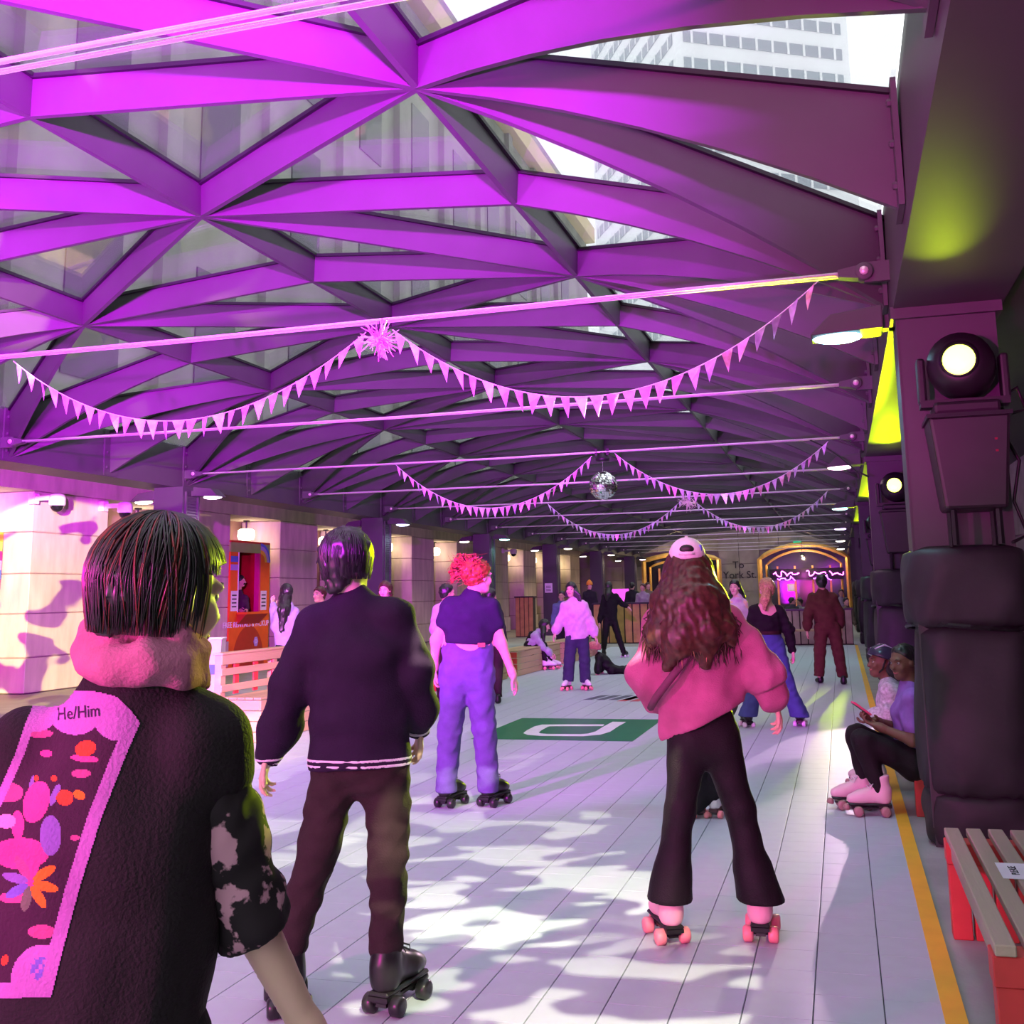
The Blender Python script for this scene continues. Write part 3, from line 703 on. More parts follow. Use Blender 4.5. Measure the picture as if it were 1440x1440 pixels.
burst((-3.29, 7.25, 3.50), .145, 90, 'pink tinsel burst hanging from the near tie rod', [M('tinsel_pink', (.95, .35, .7), .25, .4), M('tinsel_white', (.9, .8, .9), .25, .4)], 'ornament')
burst((-3.2, 23.56, 3.52), .2, 60, 'pale paper pompom hanging from the far tie rod', [M('pom_cream', (.75, .68, .62), .6)], 'ornament')
mbx = empty('mirror_ball', (-3.345, 15.43, 2.93), 'silver mirror ball hanging from a black motor on a tie rod', 'mirror ball')
mm = bpy.data.materials.new('mirror_tile'); mm.use_nodes = True
b_ = mm.node_tree.nodes['Principled BSDF']; b_.inputs['Metallic'].default_value = 1; b_.inputs['Roughness'].default_value = .08; b_.inputs['Base Color'].default_value = (.9, .9, .92, 1)
nzt = mm.node_tree.nodes.new('ShaderNodeTexNoise'); nzt.inputs['Scale'].default_value = 60; bpn = mm.node_tree.nodes.new('ShaderNodeBump'); bpn.inputs['Strength'].default_value = .15
mm.node_tree.links.new(nzt.outputs[0], bpn.inputs['Height']); mm.node_tree.links.new(bpn.outputs[0], b_.inputs['Normal'])
C = np.array([-3.345, 15.43, 3.145]); R_ = .212
MB().ell(C, (R_-.006,)*3, 24, 16).build('core', BLACK, mbx, True)
mb = MB(); rs = np.random.RandomState(2)
for j in range(18):
    p0, p1 = PI*(j+.04)/18, PI*(j+.96)/18; n = max(4, int(36*math.sin((p0+p1)/2)))
    for i in range(n):
        t0, t1 = 2*PI*(i+.04)/n, 2*PI*(i+.96)/n
        P = [C+R_*np.array([math.sin(p)*math.cos(t), math.sin(p)*math.sin(t), math.cos(p)]) for p, t in ((p0, t0), (p1, t0), (p1, t1), (p0, t1))]
        j_ = rs.uniform(-.004, .004, 4); mb.add([P[q]+nrm(P[q]-C)*j_[q] for q in range(4)], [[0, 1, 2, 3]])
mb.build('mirror_tiles', mm, mbx, kind='stuff')
MB().tube([C+[0, 0, .2], C+[0, 0, .36]], .006, 5).build('chain', CHROME, mbx)
MB().lathe([(.05, 0), (.10, .01), (.11, .05), (.06, .1), (.05, .14)], C+[0, 0, .36], (0, 0, 1), 16).build('motor', BLACK, mbx, True)
for s in (-1, 1): MB().box(C[0]+s*.09-.02, C[0]+s*.09+.02, C[1]-.04, C[1]+.04, 3.6, 3.7).build('clamp', BLACK, mbx)
# cable draped from a tie rod to the second right pillar
MB().tube([(-.3, 15.43, 3.66), (-.1, 15.43, 3.55), (.1, 15.3, 3.38), (.3, 15.1, 3.15), (.46, 15.05, 3.05)], .012, 5).build('hanging_cable', BLACK, None, True, label='black cable sagging from tie rod to the second right pillar', cat='cable')
# ------------------------------------------------------------------ things in the left walk
GLOBE = M('globe_glass', (1, .9, .75), .4, emit=(1.0, .82, .55, 6))
for k in range(-1, 9):
    y = 20.05+4.447*k; nm = ['out of frame', 'first', 'second', 'third', 'fourth', 'fifth', 'sixth', 'seventh', 'eighth', 'ninth'][k+1]
    e = empty('globe_lamp', (-14.85, y, 3.1), 'warm drum-shaped glass lamp hanging in the %s wall recess' % (nm if k >= 0 else 'nearest hidden'), 'lamp', 'glass lamps in the wall recesses')
    MB().lathe([(.10, 0), (.19, .02), (.22, .10), (.21, .26), (.14, .30)], (-14.85, y, 3.1), (0, 0, 1), 20).build('shade', GLOBE, e, True)
    MB().tube([(-14.85, y, 3.4), (-14.85, y, 3.62)], .02, 6).build('stem', BLACK_M, e)
    MB().lathe([(.08, 0), (.08, .04)], (-14.85, y, 3.585), (0, 0, 1), 12).build('canopy', BLACK_M, e)
    if k >= 0: lamp_point((-14.45, y, 2.95), WARM, 8, .15)
WCAM = M('camera_white', (.75, .74, .76), .4); DOME = M('smoked_dome', (.01, .01, .014), .06)
for (y, lab) in ((16.05, 'white dome security camera at the left end of the near pier'), (17.95, 'white dome security camera at the right end of the near pier'), (44.0, 'white dome security camera high on a pier past the third column')):
    e = empty('security_camera', (-13.6, y, 3.2), lab, 'camera', 'dome cameras under the lintel')
    b = MB().box(-14.1, -13.98, y-.16, y+.0, 3.36, 3.56).build('mount', WCAM, e); bevel(b, .015)
    MB().box(-14.0, -13.6, y-.11, y-.04, 3.42, 3.50).build('arm', WCAM, e)
    MB().lathe([(.05, .14), (.12, .12), (.145, .06), (.145, -.06), (.13, -.08)], (-13.6, y, 3.4), (0, 0, 1), 20).build('housing', WCAM, e, True)
    MB().ell((-13.6, y, 3.32), (.115, .115, .115), 18, 10).build('dome', DOME, e, True)
# ticket kiosk in the second recess
ORG_ = M('kiosk_orange', (.78, .16, .015), .5, 0, .08, 3)
ORG_D = M('kiosk_rust', (.42, .05, .015), .5); MAGP = M('kiosk_magenta', (.7, .02, .25), .5)
LIME = M('stripe_lime', (.28, .55, .12), .5); SKYB = M('stripe_blue', (.10, .18, .62), .5); PERI = M('stripe_lilac', (.42, .36, .68), .5); YEL_P = M('stripe_yellow', (.85, .6, .05), .5)
kx = -14.05
kb = empty('rental_kiosk', (-14.4, 23.4, 0), 'orange rental kiosk with serving window in the recess beside the near column', 'kiosk')
Y0k, Y1k, yw0, yw1, zw0, zw1 = 22.52, 24.33, 22.86, 23.86, 1.28, 2.72
for nm, (a, b, c, d) in dict(front_panel=(Y0k, Y1k, -.012, zw0), left_jamb=(Y0k, yw0, zw0, zw1), right_jamb=(yw1, Y1k, zw0, zw1), header=(Y0k, Y1k, zw1, 2.95)).items():
    MB().box(kx-.06, kx, a, b, c, d).build(nm.replace('left_', '').replace('right_', ''), ORG_ if nm != 'header' else LIME, kb)
for a, b in ((Y0k, Y0k+.05), (Y1k-.05, Y1k)): MB().box(-15.2, kx-.06, a, b, -.012, 2.95).build('side_panel', ORG_D, kb)
MB().box(-15.2, kx, Y0k, Y1k, 2.95, 3.0).build('roof', ORG_D, kb)
MB().box(kx-.12, kx+.01, yw1-.06, yw1+.01, zw0, zw1).build('window_reveal', MAGP, kb); MB().box(kx-.12, kx+.01, yw0-.01, yw0+.02, zw0, zw1).build('window_reveal', WHITEV, kb)
MB().box(kx-.4, kx+.28, yw0-.02, yw1+.02, zw0-.05, zw0).build('counter', ORG_, kb)
MB().prism([(kx, yw0, zw0-.05), (kx+.25, yw0, zw0-.05), (kx, yw0, zw0-.3)], (0, yw1-yw0, 0)).build('counter_bracket', ORG_D, kb)
for r0, r1, m in ((.30, .40, PERI), (.40, .47, SKYB), (.20, .30, YEL_P), (.10, .20, ORG_)):
    P = [(Y1k-.75+r*math.cos(t), 2.5+r*math.sin(t)) for r, ts in ((r0, np.linspace(0, PI/2, 8)), (r1, np.linspace(PI/2, 0, 8))) for t in ts]
    MB().prism([(kx+.001, p[0]+.3, p[1]) for p in P], (.006, 0, 0)).build('rainbow_stripe', m, kb)
for i, m in enumerate((PERI, SKYB)): MB().box(kx, kx+.006, Y0k, yw0-.02, 2.28+i*.2, 2.42+i*.2).build('stripe', m, kb)
MB().prism([(kx+.001, 23.4+.72*math.cos(t), -.0+.95*math.sin(t)) for t in np.linspace(0, PI, 14)], (.005, 0, 0)).build('half_disc', ORG_D, kb)
lettering('lettering', 'FREE RENTALS & PICKUP', .19, (kx+.008, 23.28, .98), (0, 1, 0), (0, 0, 1), WHITEV, kb, .004)
MB().prism([(kx+.008, 23.72+.11*math.cos(t), .55+.13*math.sin(t)) for t in np.linspace(0, 2*PI, 7)[:-1]], (.006, 0, 0)).build('badge', PERI, kb)
lettering('lettering', 'D', .14, (kx+.016, 23.72, .55), (0, 1, 0), (0, 0, 1), WHITEV, kb, .003)
for y, z in ((22.7, 1.55), (24.05, 1.55)):
    p = MB().box(kx+.001, kx+.008, y-.14, y+.14, z-.24, z+.24).build('notice', PAPER, kb)
    for i in range(4): MB().box(kx+.008, kx+.010, y-.1, y+.1, z-.15+i*.09, z-.12+i*.09).build('print_line', INK, p)
# painted door panel at the left edge of the photo
dp = empty('painted_hoarding', (-14.6, 15.0, 0), 'pink painted hoarding with flowers and striped top at the left edge', 'hoarding')
PINKP = M('hoarding_pink', (.62, .03, .14), .5)
MB().box(-14.75, -14.68, 13.75, 15.98, -.012, 2.45).build('panel', PINKP, dp)
for i, m in enumerate((SKYB, PERI, MAGP, LIME, YEL_P)): MB().box(-14.68, -14.67, 13.75, 15.98, 2.02+i*.17, 2.19+i*.17).build('stripe', m, dp)
for fy, fz in ((15.55, 1.0), (15.3, .35), (15.75, .15), (15.2, 1.75)):
    for i in range(6):
        t = i*PI/3; c = np.array([-14.668, fy+.11*math.cos(t), fz+.11*math.sin(t)])
        MB().prism([c+[0, .075*math.cos(t)*math.cos(q)-.035*math.sin(t)*math.sin(q), .075*math.sin(t)*math.cos(q)+.035*math.cos(t)*math.sin(q)] for q in np.linspace(0, 2*PI, 9)[:-1]], (.005, 0, 0)).build('petal', WHITEV, dp)
# mural in the first recess
mu = empty('mural_panel', (-15.2, 19.6, 0), 'green and blue swirl mural inside the first recess', 'mural')
MB().box(-15.27, -15.2, 18.3, 20.3, .3, 2.75).build('panel', M('mural_green', (.08, .3, .12), .6), mu)
for r, m in ((.75, SKYB), (.58, LIME), (.42, PERI), (.25, M('mural_teal', (.05, .4, .4), .5))):
    MB().lathe([(r, 0), (r, .012+(.75-r)*.02)], (-15.2, 19.2, 2.1), (1, 0, 0), 24).build('swirl', m, mu)
# clear recycling bin
CLR = bpy.data.materials.new('clear_plastic'); CLR.use_nodes = True
b_ = CLR.node_tree.nodes['Principled BSDF']; b_.inputs['Base Color'].default_value = (.85, .86, .75, 1); b_.inputs['Alpha'].default_value = .55; b_.inputs['Roughness'].default_value = .25
g = ground(297, 1000); D_ = dist(g)
rb = empty('recycling_bin', g, 'clear plastic recycling bin standing behind the boy in the vest', 'bin')
w0, w1 = .11, .15
for s in range(4):
    a = s*PI/2+.35; c, s_ = math.cos(a), math.sin(a)
    def q(u, w, z): return (g[0]+c*w-s_*u, g[1]+s_*w+c*u, z)
    MB().hexa([q(-w0, w0-.004, 0), q(w0, w0-.004, 0), q(w0, w0, 0), q(-w0, w0, 0), q(-w1, w1-.004, 1.02), q(w1, w1-.004, 1.02), q(w1, w1, 1.02), q(-w1, w1, 1.02)]).build('side_panel', CLR, rb)
    MB().tube([q(-w1, w1, 1.02), q(w1, w1, 1.02)], .014, 6).build('rim', WHITEV, rb)
    MB().hexa([q(-.07, w0+.034, .52), q(.07, w0+.034, .52), q(.07, w0+.04, .52), q(-.07, w0+.04, .52), q(-.07, w0+.042, .66), q(.07, w0+.042, .66), q(.07, w0+.048, .66), q(-.07, w0+.048, .66)]).build('sticker', SKYB, rb)
# pallet bench with backrest at the left rink edge
def slat(e, x0, x1, y0, y1, z0, z1, m=WOOD, name='plank'):
    o = MB().box(x0, x1, y0, y1, z0, z1).build(name, m, e); bevel(o, .004, 1); return o
def pallet_bench(x, y, L, label, back=True, ends=None):
    e = empty('pallet_bench', (x-.25, y+L/2, 0), label, 'bench', 'wooden benches along the left rink edge')
    for i in range(4): slat(e, x-.02, x, y, y+L, .005+i*.115, .113+i*.115, WOOD)                     # front boards
    for i in range(4): slat(e, x-.5, x-.02, y, y+.02, .005+i*.115, .113+i*.115, ends or WOODX)            # end boards
    for i in range(4): slat(e, x-.5, x-.02, y+L-.02, y+L, .005+i*.115, .113+i*.115, WOODX)
    for i in range(5): slat(e, x-.50+i*.102, x-.405+i*.102, y-.01, y+L+.01, .465, .49, WOOD, 'seat_plank')
    if back:
        for yy in np.linspace(y+.06, y+L-.06, 3): slat(e, x-.60, x-.52, yy-.05, yy+.05, .0, .95, WOODX, 'post')
        for z in (.56, .74): slat(e, x-.52, x-.50, y, y+L, z-.02, z+.06, WOOD, 'back_plank')
        slat(e, x-.52, x-.50, y, y+L, .84, .95, WOOD, 'back_plank'); slat(e, x-.62, x-.49, y-.01, y+L+.01, .95, .975, WOOD, 'top_rail')
        for yy in np.arange(y+.35, y+L-.2, .42): slat(e, x-.545, x-.525, yy-.05, yy+.05, .5, .95, RED, 'block')
    return e
pallet_bench(-6.25, 10.7, 2.4, 'pale pine pallet bench with backrest behind the navy sweater skater')
pallet_bench(-6.25, 13.35, 2.2, 'low pallet bench half hidden by the navy sweater skater', False)
pallet_bench(-6.15, 16.8, 2.6, 'low plank bench behind the redhead at the rink edge', False, RED)
pallet_bench(-6.10, 19.9, 3.2, 'low plank bench carrying the seated girl lacing skates', False, RED)
pallet_bench(-6.05, 23.4, 2.6, 'low plank bench past the seated girl', False)
# far slatted barriers, counters and bench at the end of the rink
DKTOP = M('black_counter', (.02, .02, .022), .4); GOLDW = M('golden_slat', (.50, .30, .10), .6, 0, .2, 4)
def barrier(x0, x1, y, z1, n, label, m, group='slatted wooden barriers at the rink end'):
    e = empty('slat_barrier', ((x0+x1)/2, y, 0), label, 'barrier', group)
    MB().box(x0, x1, y+.03, y+.35, -.01, z1-.05).build('planter_box', M('barrier_dark', (.05, .04, .03), .8), e)
    for i in range(n):
        a = x0+(x1-x0)*(i+.08)/n; b = x0+(x1-x0)*(i+.92)/n; slat(e, a, b, y, y+.03, .02, z1-.05, m, 'slat')
    MB().box(x0-.03, x1+.03, y-.03, y+.42, z1-.05, z1).build('counter_top', DKTOP, e)
barrier(-4.3, -1.9, 31.2, 1.0, 12, 'brown slatted barrier behind the pink sweater skater', WOODG)
barrier(-1.8, .25, 31.2, 1.0, 10, 'brown slatted barrier behind the man in brown', WOODG)
barrier(-7.6, -5.6, 33.0, 1.25, 8, 'golden slatted barrier behind the skater in black', GOLDW)
barrier(-11.9, -11.2, 38.6, 1.5, 4, 'golden slatted box beside the fourth left column', GOLDW)
for i, (x0, x1) in enumerate(((-5.3, -3.4), (-3.3, -.1))):
    e = empty('long_bench', ((x0+x1)/2, 30.4, 0), ['pale low bench before the far barrier, left piece', 'pale low bench before the far barrier, right piece'][i], 'bench', 'low benches at the rink end')
    for k in range(3): slat(e, x0, x1, 30.25+k*.13, 30.37+k*.13, .40, .45, WOODX, 'seat_plank')
    for x in (x0+.15, (x0+x1)/2, x1-.15): slat(e, x-.06, x+.06, 30.3, 30.6, -.01, .40, WOODG, 'leg')
# neon script in the right arch, framed poster
NEON = M('neon_pink', (.9, .1, .8), .4, emit=(1.0, .12, .85, 9)); NEON2 = M('neon_violet', (.5, .1, .9), .4, emit=(.55, .10, 1.0, 7))
ne = empty('neon_sign', (-1.9, BW-.1, 2.2), 'pink and violet neon script sign in the right arch', 'neon sign')
MB().box(-3.7, .2, BW-.02, BW+.02, 2.05, 2.65).build('backing', BLACK, ne)
rs = np.random.RandomState(9)
for w, (xa, xb, zb) in enumerate(((-3.5, -2.1, 2.38), (-1.75, -.75, 2.38), (-.55, .2, 2.34), (-3.3, -2.4, 2.12), (-1.4, -.5, 2.14))):
    n = int((xb-xa)*34); P = []
    for i in range(n):
        t = i/(n-1); P.append((xa+(xb-xa)*t+.05*math.sin(22*t*(xb-xa)), BW-.09, zb+.15*math.sin(15*t*(xb-xa)+w)*(.6+.4*math.sin(5*t+w))))
    MB().tube(P, .028, 6).build('neon_tube', NEON if w < 3 else NEON2, ne, True)
lamp_point((-1.9, BW-.6, 2.3), (1, .1, .85), 30, .06)
po = empty('framed_notice', (-2.6, BW-.1, 1.55), 'cream framed notice on the right arch glazing', 'notice')
MB().box(-2.8, -2.4, BW-.02, BW+.05, 1.45, 1.85).build('frame', M('cream_paper', (.7, .55, .4), .7), po); MB().box(-2.74, -2.46, BW-.03, BW-.02, 1.5, 1.8).build('sheet', PAPER, po)
for x, lab in ((-8.5, 'small warm lamp hanging before the left arch'), (-1.9, 'small warm lamp hanging before the right arch')):  # invented fixtures that carry the warm light added at the arches
    e = empty('added_arch_lamp', (x, BW-.8, 3.3), lab, 'lamp', 'pendant lamps before the arches')
    MB().lathe([(.03, .12), (.10, .08), (.13, 0)], (x, BW-.8, 3.32), (0, 0, 1), 14, cap=False).build('shade', BLACK_M, e, True)
    MB().ell((x, BW-.8, 3.34), (.05, .05, .05), 10, 6).build('bulb', GLOBE, e, True); MB().tube([(x, BW-.8, 3.44), (x, BW-.8, 4.2), (x, BW+.01, 4.2)], .014, 5).build('arm', BLACK, e)
    lamp_point((x, BW-.8, 3.22), WARM, 130, .05)
ps = empty('pink_screen', (-10.8, 45, 1.3), 'small glowing magenta screen among the far tables', 'screen')
g = at(872, 838, 46)
MB().box(g[0]-.38, g[0]+.38, g[1], g[1]+.05, g[2]-.28, g[2]+.3).build('panel', M('screen_pink', (.4, .05, .4), .5, emit=(.9, .1, .8, 1.2)), ps); MB().box(g[0]-.03, g[0]+.03, g[1]+.05, g[1]+.1, 0, g[2]).build('post', BLACK_M, ps)
# leafy plant in the far left arch
LEAF = M('leaf_green', (.10, .22, .04), .5, 0, .3, 3)
def plant(P, h, n, label):
    e = empty('potted_plant', P, label, 'plant')
    MB().lathe([(.20, 0), (.27, .45), (.28, .5), (.24, .5)], P, (0, 0, 1), 16).build('pot', DKTOP, e, True)
    rs = np.random.RandomState(int(h*100))
    for i in range(n):
        t = rs.uniform(0, 2*PI); l = h*rs.uniform(.5, 1); b = np.array(P)+[0, 0, .45]; d = np.array([math.cos(t), math.sin(t), 0]); s = np.array([-d[1], d[0], 0])
        mb = MB(); V = []
        for q in range(6):
            u = q/5; c = b+d*(.7*l*u*u)+np.array([0, 0, l*(u-.35*u*u*u)]); w = .07*math.sin(PI*min(1, u*.9+.1)); V += [c-s*w, c+s*w]
        mb.add(V, [[2*q, 2*q+1, 2*q+3, 2*q+2] for q in range(5)]); mb.build('leaf', LEAF, e, True)
plant(ground(921, 893), 1.9, 26, 'tall leafy green plant behind the pink sweater skater')
# red slatted benches on the right
def red_bench(x0, x1, y0, y1, z, label, sign=False):
    e = empty('slatted_bench', ((x0+x1)/2, (y0+y1)/2, 0), label, 'bench', 'red framed slatted benches on the right')
    n = 7; w = (x1-x0)/n
    for i in range(n):
        o = MB().box(x0+i*w+.008, x0+(i+1)*w-.022, y0, y1, z-.035, z).build('slat', WOODG, e); bevel(o, .004, 1)
    for yy in (y0+.02, y1-.14):
        for i in range(n):
            slat(e, x0+i*w+.006, x0+(i+1)*w-.006, yy, yy+.1, -.012, z-.13, RED, 'leg_board')
        slat(e, x0, x1, yy-.01, yy+.11, z-.13, z-.037, RED, 'cross_rail')
    MB().box(x0+.02, x0+.05, y0+.02, y1-.02, z-.11, z-.037).build('side_rail', WOODG, e)
    return e
red_bench(.385, 1.05, 3.75, 5.45, .44, 'red framed slatted bench with paper sign in the near right corner')
sp = empty('paper_sign', (.72, 4.72, .442), 'white printed paper sign lying on the near slatted bench', 'sign')
MB().box(.53, .93, 4.56, 4.80, .4415, .4435).build('sheet', PAPER, sp)
for i, t in enumerate(('PLEASE', 'KEEP', 'SIX FEET', 'APART')): lettering('lettering', t, .042, (.585+i*.07, 4.68, .4445), (0, 1, 0), (-1, 0, 0), INK, sp, .0005)
red_bench(.40, .95, 7.95, 9.7, .43, 'red framed slatted bench carrying the two seated skaters beside the padded pillar')
e_ = None
# ------------------------------------------------------------------ people: builders
def cloth(name, c, rough=.85, var=.12, scale=14, **k): return M(name, c, rough, 0, var, scale, .35, 160, spec=.2, **k)
def skinm(name, c): return M(name, c, .5, 0, .06, 9, .05, 90, spec=.35)
SK1 = skinm('skin_light', (.66, .42, .33)); SK2 = skinm('skin_tan', (.52, .32, .23)); SK3 = skinm('skin_deep', (.17, .085, .055))
EYEW = M('eye_white', (.34, .32, .31), .35); IRIS = M('eye_dark', (.02, .012, .01), .15); LIPS = M('lips', (.42, .13, .13), .45); BROW = M('brow', (.02, .014, .012), .8)
H_BLK = M('hair_black', (.012, .010, .011), .38, 0, .4, 60, spec=.6); H_BRN = M('hair_brown', (.060, .020, .015), .4, 0, .5, 50, spec=.5)
H_RED = M('hair_auburn', (.24, .055, .02), .45, 0, .5, 50, spec=.4); H_BLD = M('hair_blond', (.42, .26, .13), .45, 0, .4, 50, spec=.4); H_TIP = M('hair_tips', (.45, .20, .11), .4, 0, .4, 50, spec=.5)
def strands(name, lines, r, mats, parent, n=3):
    mb = MB()
    for i, P in enumerate(lines):
        q = len(P); mb.tube(P, [r*(.35+.65*math.sin(PI*min(1, (j+.6)/q*.95+.05))**.5) if j < q-1 else r*.15 for j in range(q)], n, i % len(mats), cap=False)
    return mb.build(name, mats if len(mats) > 1 else mats[0], parent, True)
def hand(wr, d, n, side, curl=.5, sc=1.0):
    d = nrm(d); n = nrm(np.asarray(n)-d*(np.asarray(n)@d)); t = side*np.cross(d, n); P = []
    P.append(cap(wr-.02*d*sc, wr+.02*d*sc, .024*sc, .022*sc, t, 1.25)); P.append(cap(wr+.025*d*sc, wr+.082*d*sc, .0135*sc, .0135*sc, t, 2.7))
    for i, (o, L) in enumerate(((.030, .068), (.0105, .080), (-.0095, .075), (-.0285, .058))):
        p = wr+(.088-.003*abs(i-1))*d*sc+t*o*sc; a = curl*(.55+.15*i); dd = d+t*o*2.2; ph = 0
        for j, f in enumerate((.45, .32, .25)):
            ph += a*(.6 if j == 0 else .8); v = nrm(math.cos(ph)*nrm(dd)+math.sin(ph)*n); q = p+v*L*f*sc
            P.append(cap(p, q, (.0090-.0008*j)*sc, (.0085-.0010*j)*sc, k=.006)); p = q
    p = wr+.022*d*sc+t*.028*sc
    for v, L, r in ((d*.65+t*.75+n*.25, .045, .0115), (d*.9+t*.25+n*.3*curl, .032, .0095), (d*.95+n*.4*curl, .022, .0085)):
        q = p+nrm(v)*L*sc; P.append(cap(p, q, r*sc, r*.9*sc, k=.010)); p = q
    return P
def head_frame(f, up=(0, 0, 1)):
    f = nrm(f); u = np.asarray(up, float); u = nrm(u-f*(u@f)); s = np.cross(f, u); return np.stack([s, f, u], 1)
def head_prims(c, R, q=1.0, detail=True):
    def p(x, y, z): return c+R@(np.array([x, y, z])*q)
    P = [ell(p(0, -.012, .028), np.array([.076, .097, .088])*q, R), ell(p(0, .022, -.035), np.array([.061, .072, .088])*q, R), ell(p(0, .058, -.098), np.array([.030, .028, .022])*q, R, .03)]
    if detail:
        P += [cap(p(0, .088, .004), p(0, .108, -.032), .010*q, .0145*q, k=.016), ell(p(0, .086, .022), np.array([.052, .014, .012])*q, R, .02),
              ell(p(.04, .07, -.03), np.array([.022, .018, .022])*q, R, .02), ell(p(-.04, .07, -.03), np.array([.022, .018, .022])*q, R, .02)]
        for s in (-1, 1):
            P += [ell(p(s*.076, -.005, -.01), np.array([.009, .019, .030])*q, R, .008)]
        P += [neg(ell(p(.032, .098, .004), np.array([.019, .012, .012])*q, R)), neg(ell(p(-.032, .098, .004), np.array([.019, .012, .012])*q, R))]
    return P
def face_parts(root, c, R, q=1.0, brow=BROW, smile=0, lips=LIPS):
    def p(x, y, z): return c+R@(np.array([x, y, z])*q)
    for s in (-1, 1):
        e = MB().ell(p(s*.032, .078, .004), (.0135*q,)*3, 12, 8).build('eye', EYEW, root, True)
        MB().ell(p(s*.032, .0865, .004), (.0068*q,)*3, 10, 6).build('iris', IRIS, e, True)
        MB().tube([p(s*.016, .096, .022), p(s*.032, .098, .029), p(s*.048, .086, .025)], [.0028*q, .0038*q, .002*q], 5).build('eyebrow', brow, root, True)
    MB().tube([p(-.024, .084, -.066+smile*.008), p(-.010, .0945, -.067), p(0, .096, -.0685), p(.010, .0945, -.067), p(.024, .084, -.066+smile*.008)], [.003*q, .0062*q, .0058*q, .0062*q, .003*q], 6).build('lips', lips, root, True)
def torso(J, wch, whip, dep, g=0.0, top=True):
    sl, sr = J['shl'], J['shr']; mid = (sl+sr)/2; hc = (J['hpl']+J['hpr'])/2; s = nrm(sr-sl); wa = hc*.55+mid*.45; cs = hc*.24+mid*.76
    P = [cap(hc, wa, dep+g, dep*.90+g, s, (whip+g)/(dep+g), .05), cap(wa, cs, dep*.9+g, dep*1.06+g, s, (wch+g)/(dep*1.06+g), .05)]
    if top: P += [cap(sl, sr, .050+g*.8, None, None, 1, .06), cap(cs, J['nk']*.85+mid*.15, dep*.85+g, .055+g*.6, s, 1.25, .06)]
    return P
def limb(pts, rad, s=None, ks=1.0, k=.03): return [cap(a, b, ra, rb, s, ks, k) for a, b, ra, rb in zip(pts, pts[1:], rad, rad[1:])]
def body(root, J, R, skin, vox, q=1.0, wch=.165, whip=.155, dep=.092, arms=True, legs=True, hv=None, hands=True, curl=.55, palm=None, face=True, smile=0, brow=BROW, hr=1.0, detail=True):
    """one continuous figure: torso, limbs, neck, head, hands"""
    parts = []; c = J['hd']
    P = torso(J, wch*q, whip*q, dep*q)
    P += [cap(c+R@np.array([0, -.022, -.055])*q, J['nk'], .052*q, .058*q)]
    for a in ('l', 'r'):
        if arms: P += limb([J['sh'+a], J['el'+a], J['wr'+a]], [.050*q, .040*q, .026*q])
        if legs: P += limb([J['hp'+a], J['kn'+a], J['an'+a]], [.085*q, .056*q, .038*q])
    parts.append(sdf(P, vox, .035))
    parts.append(sdf(head_prims(c, R, q*hr, detail)+[cap(c+R@np.array([0, -.022, -.055])*q, J['nk'], .052*q, .058*q)], min(vox, hv or .007), .02))
    if hands and arms:
        for a, sd in (('l', 1), ('r', -1)):
            d = J['wr'+a]-J['el'+a]; n = (palm or {}).get(a)
            if n is None: n = nrm(J['hd']*np.array([1, 1, 0])-J['wr'+a]*np.array([1, 1, 0]))+np.array([0, 0, -.01])
            if (palm or {}).get('dir_'+a) is not None: d = palm['dir_'+a]
            parts.append(sdf(hand(J['wr'+a], d, n, (palm or {}).get('side_'+a, sd), curl, q*.98)+limb([J['wr'+a]-nrm(J['wr'+a]-J['el'+a])*.08, J['wr'+a]], [.029*q, .026*q]), .0045 if vox < .014 else .007, .012))
    V, F = join_np(parts); o = mesh_np('body', V, F, skin, root, True)
    if face: face_parts(root, c, R, q*hr, brow, smile)
    return o
def top_cloth(root, J, mat, vox, q=1.0, wch=.165, whip=.155, dep=.092, g=.03, sleeve=(.075, .07, .05), hem=None, cuff=1.0, fold=(.012, 1, .12, (.6, .6, 1.4)), name='sweater', hemtilt=None, neck=True, drop=.10, extra=(), k=.04, cuts=()):
    J2 = dict(J); hc = (J['hpl']+J['hpr'])/2; mid = (J['shl']+J['shr'])/2; dn = nrm(hc-mid)
    J2['hpl'] = J['hpl']+dn*drop; J2['hpr'] = J['hpr']+dn*drop
    P = torso(J2, wch*q, whip*q, dep*q, g)
    if neck: P += [cap(J['nk']*.8+mid*.2, J['nk']+np.array([0, 0, .015]), .066*q, .060*q)]
    if sleeve:
        for a in ('l', 'r'):
            e = J['wr'+a]-nrm(J['wr'+a]-J['el'+a])*.01
            if cuff <= .5: P += limb([J['sh'+a], J['sh'+a]+(J['el'+a]-J['sh'+a])*2*cuff], [sleeve[0], sleeve[1]], k=.05)
            else: P += limb([J['sh'+a], J['el'+a], J['el'+a]+(e-J['el'+a])*.72, e], [sleeve[0], sleeve[1], sleeve[1]*.95, sleeve[2]], k=.04)
    kp = []
    if sleeve and cuff > .5:
        for a in ('l', 'r'):
            e = J['wr'+a]-nrm(J['wr'+a]-J['el'+a])*.01; kp += limb([J['sh'+a]*.3+J['el'+a]*.7, J['el'+a], J['el'+a]+(e-J['el'+a])*.72, e], [sleeve[1], sleeve[1], sleeve[1]*.95, sleeve[2]])
    P += list(extra)
    cu = list(cuts)
    if hem is not None: cu.append((hem, hemtilt if hemtilt is not None else dn))
    return blob(name, P, vox, mat, root, k=k, cuts=cu, fold=fold, keep=kp), P, cu
